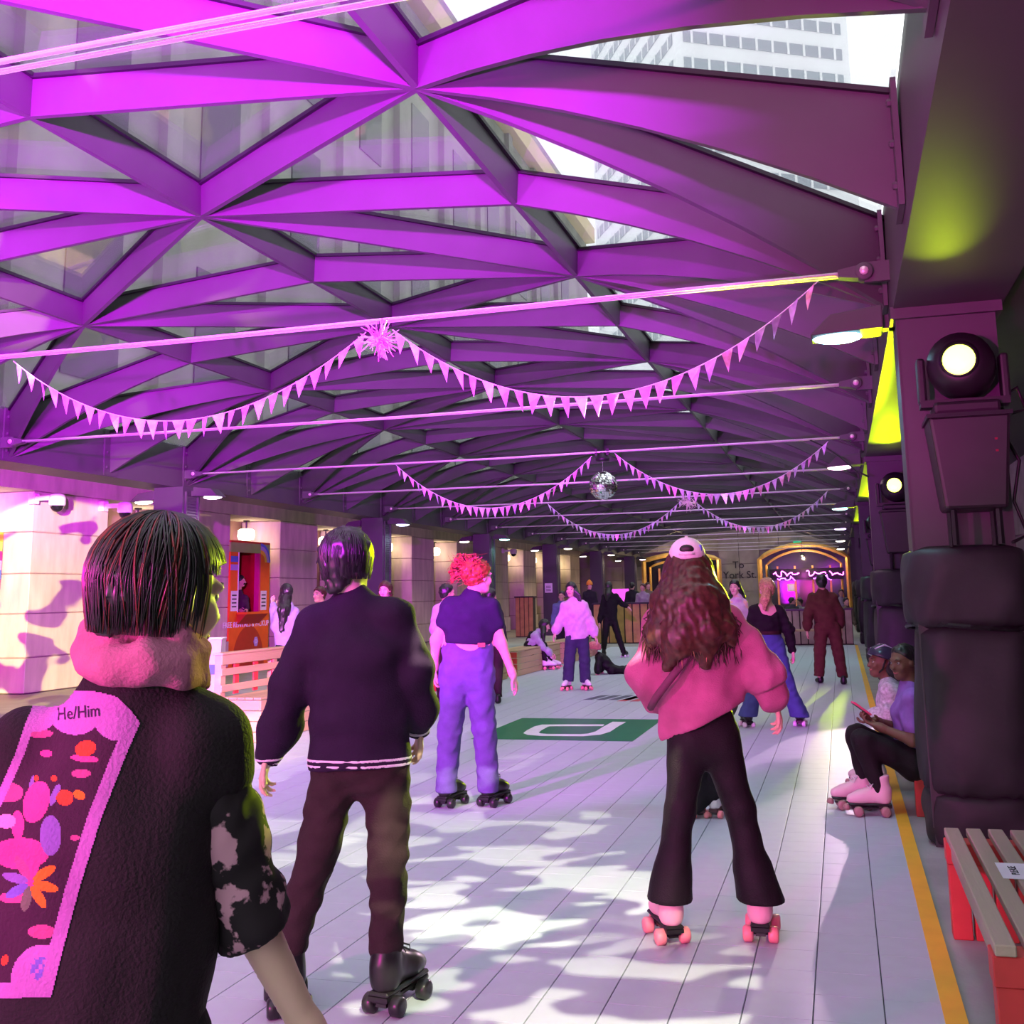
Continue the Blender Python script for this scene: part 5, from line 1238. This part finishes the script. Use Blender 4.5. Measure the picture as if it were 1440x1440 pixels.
# ------------------------------------------------------------------ generic standing figure for the others
def figure(label, D, px, face, skin, top, bottom, hair, q=1.0, vox=.016, feet=None, skate=None, heads=(0, 0), wch=.165, whip=.15, dep=.095, g=.025, sleeve=(.07, .065, .045), rad=(.095, .075, .065), hem=None, drop=.06, hairlen=None, up=(0, 0, 1), shoes=BLACK, facefeat=True, flare=None, topname='jacket', curl=.6, cuff=1.0, group=None, hats=None, smile=0, front=.045, waist=None, topfold=.010, hr=1.0, topextra=None, neck=True):
    J = joints(D, px)
    hd, nk = J['hd'], J['nk']; r = turn(90)
    body_r = nrm(J['shr']-J['shl'])
    if 'hpl' not in J:
        m = (J['shl']+J['shr'])/2; hz = max(.5, m[2]-.50*q); J['hpl'] = np.array([m[0], m[1], hz])-body_r*.085; J['hpr'] = np.array([m[0], m[1], hz])+body_r*.085
    for a, s in (('l', -1), ('r', 1)):
        if 'el'+a not in J: J['el'+a] = J['sh'+a]+np.array([0, 0, -.27*q])+body_r*.05*s
        if 'wr'+a not in J: J['wr'+a] = J['el'+a]+np.array([0, 0, -.22*q])+turn(face)*.08
        if 'kn'+a not in J: J['kn'+a] = np.array([*J['hp'+a][:2], J['hp'+a][2]*.53])
        if 'an'+a not in J: J['an'+a] = np.array([*J['hp'+a][:2], .10])
    if feet is None: feet = [J['anl']*np.array([1, 1, 0]), J['anr']*np.array([1, 1, 0])]
    root = person((feet[0]+feet[1])/2*np.array([1, 1, 0]), label, group)
    R = head_frame(turn(face), up)
    body(root, J, R, skin, vox, q, wch, whip, dep, curl=curl, face=facefeat, smile=smile, hr=hr)
    if hem is None: hem = (J['hpl']+J['hpr'])/2-np.array([0, 0, .03])
    elif isinstance(hem, (int, float)): hem = (J['hpl']+J['hpr'])/2+np.array([0, 0, hem])
    top_cloth(root, J, top, vox*.85, q=q, wch=wch, whip=whip, dep=dep, g=g, sleeve=sleeve, drop=drop, hem=hem, fold=(topfold, abs(hash(label[:5])) % 97 if False else int(abs(hd[0]*31+hd[1]*17)) % 97, .13), name=topname, cuff=cuff, neck=neck, extra=topextra(J) if topextra else ())
    if bottom is not None: legs_cloth(root, J, bottom, vox*.85, q, whip=whip+.012, dep=dep+.012, rad=rad, flare=flare, hemz=.01 if flare is None else .01, waist=waist, fold=(.008, int(abs(hd[1]*13)) % 89, .11))
    if hair is not None: hair_cap(root, hd, R, hair, q*hr, min(vox*.7, .012), front=front, low=-.07, thick=.014)
    if hairlen:
        for P, rr in hairlen(J, R): pass
    if skate:
        for a, f, h in zip('lr', feet, heads): put_skate(root, skate, f, head_of(h), 0, 0, q, J['an'+a])
    elif shoes is not None:
        for f, h in zip(feet, heads): shoe(root, f, head_of(h), shoes, q)
    return root, J, R
# blonde skater in black top and jeans
D = 12.47
f_ = [ground(1051, 1022), ground(1128, 1025)]
bl, J, R = figure('person with blond ponytail, black top and blue flared jeans behind the pink sweater', D, dict(hd=(1078, 828), nk=(1077, 850), shl=(1061, 859), shr=(1095, 858), ell=(1055, 882), wrl=(1058, 906, .1), elr=(1109, 886), wrr=(1114, 914, .03), hpl=(1071, 908), hpr=(1092, 908), knl=(1064, 960), knr=(1107, 958), anl=(1052, 1006), anr=(1124, 1007)), -10, SK1, cloth('black_knit', (.010, .009, .010)), cloth('blue_denim', (.055, .085, .24)), H_BLD, 1.0, .013, f_, 'blackwhite', (-8, 20), g=.010, sleeve=(.062, .060, .048), rad=(.10, .075, .085), flare=(.085, .105), hem=.14, drop=-.05, topname='top', wch=.16, waist=.17, neck=False, topextra=lambda J: [neg(ell(J['nk']+np.array([0, 0, -.02]), (.10, .30, .115), head_frame(turn(0))))])
long_hair(bl, [([J['hd']-turn(-10)*.06+[0, 0, .03], at(1076, 843, D-.13), at(1075, 856, D-.14)], [.06, .05, .022])], H_BLD, .011, (.012, 61, .03, (1.5, 1.5, .3)), name='ponytail')
MB().lathe([(.145, -.02), (.15, 0), (.145, .02)], (J['hpl']+J['hpr'])/2+[0, 0, .15], (0, 0, 1), 28, cap=False).build('belt', cloth('belt_dark', (.03, .012, .012)), bl, True)
# man in brown
D = 17.91; BRN = cloth('brown_canvas', (.085, .030, .022))
f_ = [ground(1152, 960), ground(1186, 962)]
figure('person in brown jacket and trousers near the far right rink edge, seen from behind', D, dict(hd=(1155, 819), nk=(1156, 832), shl=(1143, 841), shr=(1171, 841), ell=(1136, 864), wrl=(1135, 885, .05), elr=(1180, 862), wrr=(1182, 882, .05), hpl=(1155, 882), hpr=(1172, 882), knl=(1153, 916), knr=(1179, 917), anl=(1152, 950), anr=(1185, 952)), 5, SK2, BRN, BRN, H_BLK, 1.05, .017, f_, None, (-5, 8), g=.03, wch=.19, sleeve=(.085, .08, .055), rad=(.11, .09, .08))
# girl in lilac hoodie skating toward the camera
D = 17.72
f_ = [ground(798, 969), ground(823, 972)]
hg, J, R = figure('person with long black hair, lilac hoodie and dark jeans skating toward the camera', D, dict(hd=(803, 829), nk=(807, 844), shl=(796, 853), shr=(819, 852), ell=(788, 872), wrl=(781, 889, -.05), elr=(829, 874), wrr=(837, 893, -.05), hpl=(804, 896), hpr=(819, 896), knl=(801, 927), knr=(822, 927), anl=(799, 957), anr=(823, 959)), 152+45, SK1, cloth('lilac_fleece', (.60, .42, .55)), cloth('indigo_denim', (.040, .042, .085)), H_BLK, 1.0, .015, f_, 'white', (205, 160), g=.045, sleeve=(.085, .082, .055), rad=(.105, .092, .092), drop=.03, topname='hoodie', front=.06, waist=.1)
c = J['hd']
long_hair(hg, [([c+[0, 0, .03]-R[:, 1]*.03, at(796, 838, D-.05), at(795, 848, D-.12), at(794, 857, D-.13)], [.08, .045, .045, .02]), ([c+[0, 0, .03]-R[:, 1]*.04, at(812, 838, D-.05), at(815, 848, D-.12), at(815, 858, D-.14)], [.085, .055, .05, .02])], H_BLK, .012, (.006, 71, .03, (1.5, 1.5, .3)), cuts=[(c+R[:, 1]*.055, R@np.array([0, 1, -.15]))])
# skater in black behind
D = 26.2
f_ = [ground(849, 917), ground(878, 923)]
bk_, J, R = figure('person dressed all in black with arm out, past the fallen child', D, dict(hd=(856, 825), nk=(857, 834), shl=(850, 840), shr=(866, 839), ell=(846, 858), wrl=(843, 875), elr=(874, 848), wrr=(882, 853), hpl=(853, 872), hpr=(863, 872), knl=(851, 893), knr=(870, 896), anl=(849, 912), anr=(877, 918)), 20, SK1, cloth('black_jacket', (.010, .010, .011)), BLKP, H_BLK, 1.0, .02, f_, 'blackwhite', (10, 30), facefeat=False)
long_hair(bk_, [([J['hd']+[0, 0, .0], at(855, 836, D-.1), at(854, 842, D-.1)], [.09, .085, .05])], H_BLK, .018, None)
# small skater hidden behind the pink sweater: baggy trousers show between the legs
D = 7.64
f_ = [ground(984, 1160), ground(1004, 1144)]
figure('small person in baggy black trousers, mostly hidden behind the pink sweater skater', D, dict(hd=(988, 882), nk=(990, 905), shl=(966, 918), shr=(1012, 918), hpl=(980, 1010), hpr=(1004, 1010), knl=(982, 1080), knr=(1006, 1072), anl=(984, 1138), anr=(1005, 1122)), 0, SK2, cloth('grey_hoodie', (.10, .08, .10)), cloth('baggy_black', (.014, .011, .015)), H_BLK, .85, .014, f_, 'white', (0, 30), rad=(.10, .09, .075), facefeat=False)
# woman in off-shoulder top
D = 17.3
ow, J, R = figure('person with black hair and draped lilac one-shoulder top beside the pink sweater skater', D, dict(hd=(1033, 826), nk=(1037, 841), shl=(1027, 849), shr=(1047, 848), elr=(1051, 866), wrr=(1048, 882, .02), ell=(1022, 866), wrl=(1026, 882)), 180+25, SK1, cloth('draped_lilac', (.55, .42, .52)), cloth('black_jean', (.02, .02, .025)), H_BLK, .98, .014, None, 'white', (190, 170), sleeve=None, g=.012, topname='draped_top', drop=-.02, front=.05)
c = J['hd']
long_hair(ow, [([c+[0, 0, .03]-R[:, 1]*.03, at(1040, 832, D+.05), at(1044, 840, D+.05), at(1045, 850, D-.02)], [.085, .055, .05, .02]), ([c-R[:, 1]*.05, at(1027, 838, D+.12)], [.08, .04])], H_BLK, .012, (.006, 81, .03, (1.5, 1.5, .3)), cuts=[(c+R[:, 1]*.05, R@np.array([0, 1, -.15]))])
# ------------------------------------------------------------------ seated skaters on the right bench
def seated(label, J, skin, top, bottom, R, q=1.0, vox=.012, wch=.16, whip=.16, dep=.10, g=.02, sleeve=(.07, .065, .05), cuff=1.0, root=None, rad=(.10, .075, .055), name='jacket', palm=None, curl=.9, smile=0, hr=1.0, drop=.02, fold=.009):
    e = person(root, label)
    body(e, J, R, skin, vox, q, wch, whip, dep, curl=curl, palm=palm, smile=smile, hr=hr)
    hc = (J['hpl']+J['hpr'])/2
    top_cloth(e, J, top, vox*.85, q=q, wch=wch, whip=whip, dep=dep, g=g, sleeve=sleeve, cuff=cuff, drop=drop, hem=None, fold=(fold, int(abs(hc[1]*37)) % 91, .12), name=name)
    s = nrm(J['shr']-J['shl']); P = [cap(J['hpl'], J['hpr'], (dep+.02)*q)]
    for a in ('l', 'r'): P += limb([J['hp'+a], J['kn'+a], J['an'+a]], [r*q for r in rad])
    blob('trousers', P, vox*.85, bottom, e, k=.03, fold=(.006, 7, .1))
    return e
D = 7.75; lf = turn(-90)
J = joints(D, dict(hd=(1270, 930), nk=(1280, 968), shl=(1283, 985, -.17), shr=(1282, 980, .17), ell=(1284, 1042, -.20), wrl=(1236, 1022, -.10), elr=(1270, 1025, .2), wrr=(1232, 1014, .05), hpl=(1287, 1072, -.10), hpr=(1287, 1070, .10), knl=(1213, 1042, -.12), knr=(1205, 1034, .10), anl=(1240, 1118, -.16), anr=(1214, 1092, .08)))
Rh = head_frame(turn(-118)+np.array([0, 0, -.12]))
an = J['anl']*np.array([1, 1, 0]); PUR = cloth('violet_tee', (.30, .13, .52)); LEG = cloth('black_legging', (.012, .010, .012), .7)
ws = seated('person in violet T-shirt and black leggings seated on the bench by the padded pillar', J, SK3, PUR, LEG, Rh, 1.0, .011, .17, .17, .115, sleeve=(.072, .070), cuff=.30, root=(J['hpl']+J['hpr'])/2*np.array([1, 1, 0]), rad=(.105, .078, .052), name='tshirt', palm=dict(l=np.array([0, 0, 1.0]), r=np.array([0, 0, 1.0])), drop=.0)
hair_cap(ws, J['hd'], Rh, H_BLK, 1.0, .009, front=.03, low=-.03, thick=.006)
put_skate(ws, 'rosewhite', an, head_of(-78), 0, 0, 1.1, J['anl']); put_skate(ws, 'rosewhite', an, head_of(-82), .0, 0, 1.1, J['anr'])
ph = at(1211, 996, D-.02)
e = empty('phone', ph, 'pink cased phone held by the seated person in violet', 'phone')
o = MB().obox(ph, nrm(turn(90)*.8+np.array([0, 0, -.6]))*.075, nrm(np.cross(turn(0), turn(90)*.8+np.array([0, 0, -.6])))*.008, turn(0)*.04).build('case', M('phone_pink', (.8, .08, .2), .4), e); bevel(o, .006, 2)
MB().obox(ph+nrm(np.cross(turn(0), turn(90)*.8+np.array([0, 0, -.6])))*.0085, nrm(turn(90)*.8+np.array([0, 0, -.6]))*.068, nrm(np.cross(turn(0), turn(90)*.8+np.array([0, 0, -.6])))*.001, turn(0)*.035).build('screen', BLACK, e)
# child with helmet behind
D = 8.55
J = joints(D, dict(hd=(1239, 932), nk=(1250, 962), shl=(1252, 972, -.13), shr=(1252, 972, .13), ell=(1250, 1005, -.15), wrl=(1226, 1012, -.06), elr=(1244, 1005, .15), wrr=(1224, 1008, .04), hpl=(1266, 1046, -.08), hpr=(1266, 1046, .08), knl=(1224, 1042, -.08), knr=(1222, 1040, .1), anl=(1236, 1098, -.10), anr=(1232, 1094, .1)))
Rh = head_frame(turn(-95)+np.array([0, 0, .12]))
LIL = cloth('lilac_print', (.55, .48, .60), .8, .35, 40)
chd = seated('child in a dark helmet and lilac jacket seated behind the person in violet', J, SK3, LIL, LEG, Rh, .86, .011, .15, .15, .10, g=.025, root=(J['hpl']+J['hpr'])/2*np.array([1, 1, 0]), smile=1, hr=1.08, palm=dict(l=np.array([0, 0, 1.0]), r=np.array([0, 0, 1.0])))
c = J['hd']
def hq(x, y, z): return c+Rh@(np.array([x, y, z])*.93)
HELM = M('helmet_navy', (.03, .03, .06), .25, 0, .2, 6)
blob('helmet', [ell(hq(0, -.012, .045), (.105, .125, .105), Rh)], .008, HELM, chd, cuts=[(hq(0, 0, .035), Rh@np.array([0, .25, -1]))])
for x in (-.05, 0, .05): MB().tube([hq(x, .08, .11), hq(x*1.1, .0, .152), hq(x, -.09, .12)], .008, 5).build('helmet_rib', M('helmet_lilac', (.45, .4, .6), .3), chd, True)
for s in (-1, 1): MB().tube([hq(s*.09, .0, .03), hq(s*.085, .02, -.05), hq(0, .05, -.12)], .007, 5).build('helmet_strap', BLACK, chd, True)
long_hair(chd, [([c-Rh[:, 1]*.05, at(1254, 945, D), at(1256, 965, D)], [.07, .06, .035])], H_BLK, .011, (.008, 93, .03))
put_skate(chd, 'rosewhite', an, head_of(-80), 0, 0, 1.0, J['anl']); put_skate(chd, 'rosewhite', an, head_of(-85), 0, 0, 1.0, J['anr'])

# ------------------------------------------------------------------ seated girl lacing skates on the left bench
D = 22.6
J = joints(D, dict(hd=(766, 880), nk=(758, 889), shl=(753, 894, -.14), shr=(753, 893, .14), ell=(762, 909, -.15), wrl=(774, 920, -.06), elr=(763, 908, .15), wrr=(776, 920, .06), hpl=(745, 913, -.10), hpr=(745, 912, .10), knl=(762, 908, -.10), knr=(764, 907, .12), anl=(767, 930, -.10), anr=(774, 928, .12)))
Rh = head_frame(turn(95)+np.array([0, 0, -.25]))
sg_ = seated('person in black vest and lilac hoodie bending to lace white skates on the left bench', J, SK1, cloth('lilac_hoodie', (.45, .40, .55)), BLKP, Rh, .98, .015, g=.03, root=(J['hpl']+J['hpr'])/2*np.array([1, 1, 0]), name='hoodie')
hc = (J['hpl']+J['hpr'])/2; mid = (J['shl']+J['shr'])/2
blob('vest', [cap(hc+[0, 0, .0], mid-nrm(mid-hc)*.05, .145, .15, nrm(J['shr']-J['shl']), 1.15)], .014, BLKP, sg_, fold=(.012, 9, .1))
hair_cap(sg_, J['hd'], Rh, H_BLK, 1.05, .010, front=.05, low=-.06)
long_hair(sg_, [([J['hd']-Rh[:, 1]*.03, at(764, 892, D-.12), at(765, 902, D-.14)], [.085, .05, .025])], H_BLK, .012, (.006, 95, .03))
put_skate(sg_, 'white', an, head_of(85), 0, 0, 1.1, J['anl']); put_skate(sg_, 'white', an, head_of(75), 0, 0, 1.1, J['anr'])
# ------------------------------------------------------------------ fallen child with pink helmet
D = 21.0
J = joints(D, dict(hd=(835, 914), nk=(841, 922), shl=(843, 926, -.12), shr=(846, 924, .12), ell=(841, 936, -.2), wrl=(840, 946, -.22), elr=(846, 934, .2), wrr=(846, 944, .22), hpl=(860, 942, -.07), hpr=(861, 941, .07), knl=(876, 943, -.08), knr=(876, 941, .08), anl=(889, 944, -.08), anr=(889, 942, .09)))
for k in J:
    J[k][2] = max(J[k][2], .055)
Rh = head_frame(turn(-120)+np.array([0, 0, -.1]))
fc = seated('child in black with a pink helmet fallen on the rink floor', J, SK1, BLKP, BLKP, Rh, .9, .014, .14, .14, .09, g=.02, root=(J['hpl']+J['hpr'])/2*np.array([1, 1, 0]), rad=(.085, .065, .05), name='jacket')
c = J['hd']; HP = M('helmet_pink', (.85, .15, .28), .35, 0, .2, 25)
blob('helmet', [ell(c+Rh@np.array([0, -.01, .045]), (.13, .15, .125), Rh)], .01, HP, fc, cuts=[(c+[0, 0, .01], Rh@np.array([0, .25, -1]))])
for k in range(5):
    t = (k-2)*.5; MB().tube([c+Rh@np.array([.11*math.sin(t), .05, .06+.09*math.cos(t)]), c+Rh@np.array([.112*math.sin(t), -.09, .05+.09*math.cos(t)])], .014, 5).build('helmet_rib', HP, fc, True)
PADM = cloth('pad_lilac', (.4, .3, .55))
for a in ('l', 'r'):
    MB().ell(J['el'+a], (.065, .065, .075), 12, 8).build('elbow_pad', PADM, fc, True)
o = put_skate(fc, 'green', J['anl']*[1, 1, 0]+turn(95)*.1+[0, 0, .10], head_of(95), 1.2); o = put_skate(fc, 'green', J['anr']*[1, 1, 0]+turn(95)*.1+[0, 0, .10], head_of(85), 1.2)

# ------------------------------------------------------------------ people in the left walk
MSK = cloth('mask_black', (.012, .012, .014))
BLU = cloth('grey_lilac_coat', (.34, .30, .48))
D = 15.0
wk, J, R = figure('person with long black hair and lilac jacket queuing beside the orange kiosk', D, dict(hd=(402, 833), nk=(404, 852), shl=(394, 862, -.08), shr=(414, 862, .08), ell=(388, 880, -.1), wrl=(384, 850, .15), elr=(418, 890), wrr=(408, 905)), -35, SK1, BLU, cloth('black_pants', (.015, .014, .016)), H_BLK, .97, .015, None, None, (-30, -30), g=.03, front=.03)
long_hair(wk, [([J['hd'], at(399, 858, D-.12), at(396, 886, D-.13)], [.09, .085, .045])], H_BLK, .014, (.010, 97, .04, (1.5, 1.5, .3)))
D = 16.6
figure('person in brown jacket half hidden behind the navy sweater', D, dict(hd=(449, 836), nk=(452, 855), shl=(436, 866), shr=(470, 866)), -150, SK2, cloth('brown_jacket', (.07, .04, .05)), PANT, H_BRN, .98, .016, None, None, (180, 180), g=.03)
D = 14.6
wm, J, R = figure('person with dark hair facing the camera right of the navy sweater', D, dict(hd=(541, 830), nk=(542, 848), shl=(526, 858), shr=(558, 858)), 188, SK1, cloth('taupe_coat', (.22, .16, .15)), PANT, H_BRN, .97, .015, None, None, (180, 180), smile=1, front=.055)
long_hair(wm, [([J['hd']-R[:, 1]*.05+[0, 0, .03], at(534, 845, D+.02)], [.09, .04]), ([J['hd']-R[:, 1]*.05+[0, 0, .03], at(549, 846, D+.02), at(551, 854, D-.03)], [.09, .045, .03])], H_BRN, .012, (.006, 98, .03), cuts=[(J['hd']+R[:, 1]*.05, R@np.array([0, 1, -.1]))])
D = 15.4
figure('person with short dark hair and white collar left of the auburn-haired skater', D, dict(hd=(629, 833), nk=(627, 849), shl=(615, 857), shr=(642, 857)), 60, SK2, cloth('white_shirt', (.55, .52, .58)), PANT, H_BLK, 1.0, .016, None, None, (60, 60))
D = 15.8
figure('person in dark clothes just right of the auburn-haired skater', D, dict(hd=(690, 838), nk=(690, 852), shl=(682, 862), shr=(700, 862)), 30, SK2, cloth('dark_coat', (.02, .02, .024)), PANT, H_BLK, .93, .018, None, None, (0, 0), facefeat=False)
D = 26.3
cl, J, R = figure('masked kiosk attendant in dark clothes inside the orange serving window', D, dict(hd=(338, 817), nk=(336, 832), shl=(331, 841), shr=(345, 841), wrl=(336, 856, -.1), elr=(346, 851), wrr=(347, 857, -.12), ell=(331, 851)), 80, SK2, cloth('attendant_top', (.05, .02, .045)), PANT, H_BLK, 1.15, .02, None, None, (80, 80))
MB().ell(J['hd']+R@np.array([0, .075, -.06]), (.055, .04, .05), 12, 8, R=R).build('face_mask', MSK, cl, True)
# ------------------------------------------------------------------ distant crowd
CW = [cloth('crowd_%d' % i, c) for i, c in enumerate(((.02, .02, .024), (.30, .28, .30), (.16, .04, .04), (.10, .14, .25), (.22, .17, .12), (.05, .05, .06)))]
crowd = [(829, 824, 37, 160, 0, H_BRN, 'person in black and white jacket with an orange hat beside the far column'), (790, 838, 27.5, 200, 3, H_BLK, 'person in blue half hidden behind the lilac hoodie'), (889, 824, 37, 30, 0, H_BLK, 'person in black standing left in the far crowd'), (904, 826, 35, -140, 1, H_BRN, 'person in grey in the middle of the far crowd'), (911, 824, 38, 150, 4, H_BRN, 'person in tan jacket right in the far crowd'), (892, 848, 38.5, 190, 2, H_BLK, 'seated person in dark red in the far crowd'), (1114, 845, 36, 90, 5, H_BLK, 'person in black seated at the far table left of the man in brown'), (1124, 846, 37, -90, 1, H_BLK, 'person in pale shirt seated at the far table'), (1183, 834, 35, 200, 1, H_BRN, 'person in pale top right of the man in brown'), (1190, 846, 34, 160, 4, H_BLK, 'person in tan seated at the far right edge')]
for u, v, D, fc_, ci, hm, lab in crowd:
    m = CF/D/1.02
    pz = at(u, v, D)
    w = .165*m
    seat = v > 840
    px = dict(hd=(u, v), nk=(u, v+.17*m), shl=(u-w, v+.27*m), shr=(u+w, v+.27*m))
    f0, J, R = figure(lab, D, px, fc_, SK2 if ci % 2 else SK1, CW[ci], CW[0], hm, 1.0, .03, None, None, (fc_, fc_), facefeat=False, group='distant crowd behind the rink')
    if 'orange hat' in lab: MB().lathe([(.11, .03), (.115, .06), (.10, .13), (.05, .19), (.01, .22)], J['hd'], (0, 0, 1), 14).build('hat', M('hat_orange', (.7, .3, .03), .7), f0, True)
# prototype skates are not part of the place
for r in list(_SK.values()):
    for c in list(r.children): bpy.data.objects.remove(c, do_unlink=True)
    bpy.data.objects.remove(r, do_unlink=True)
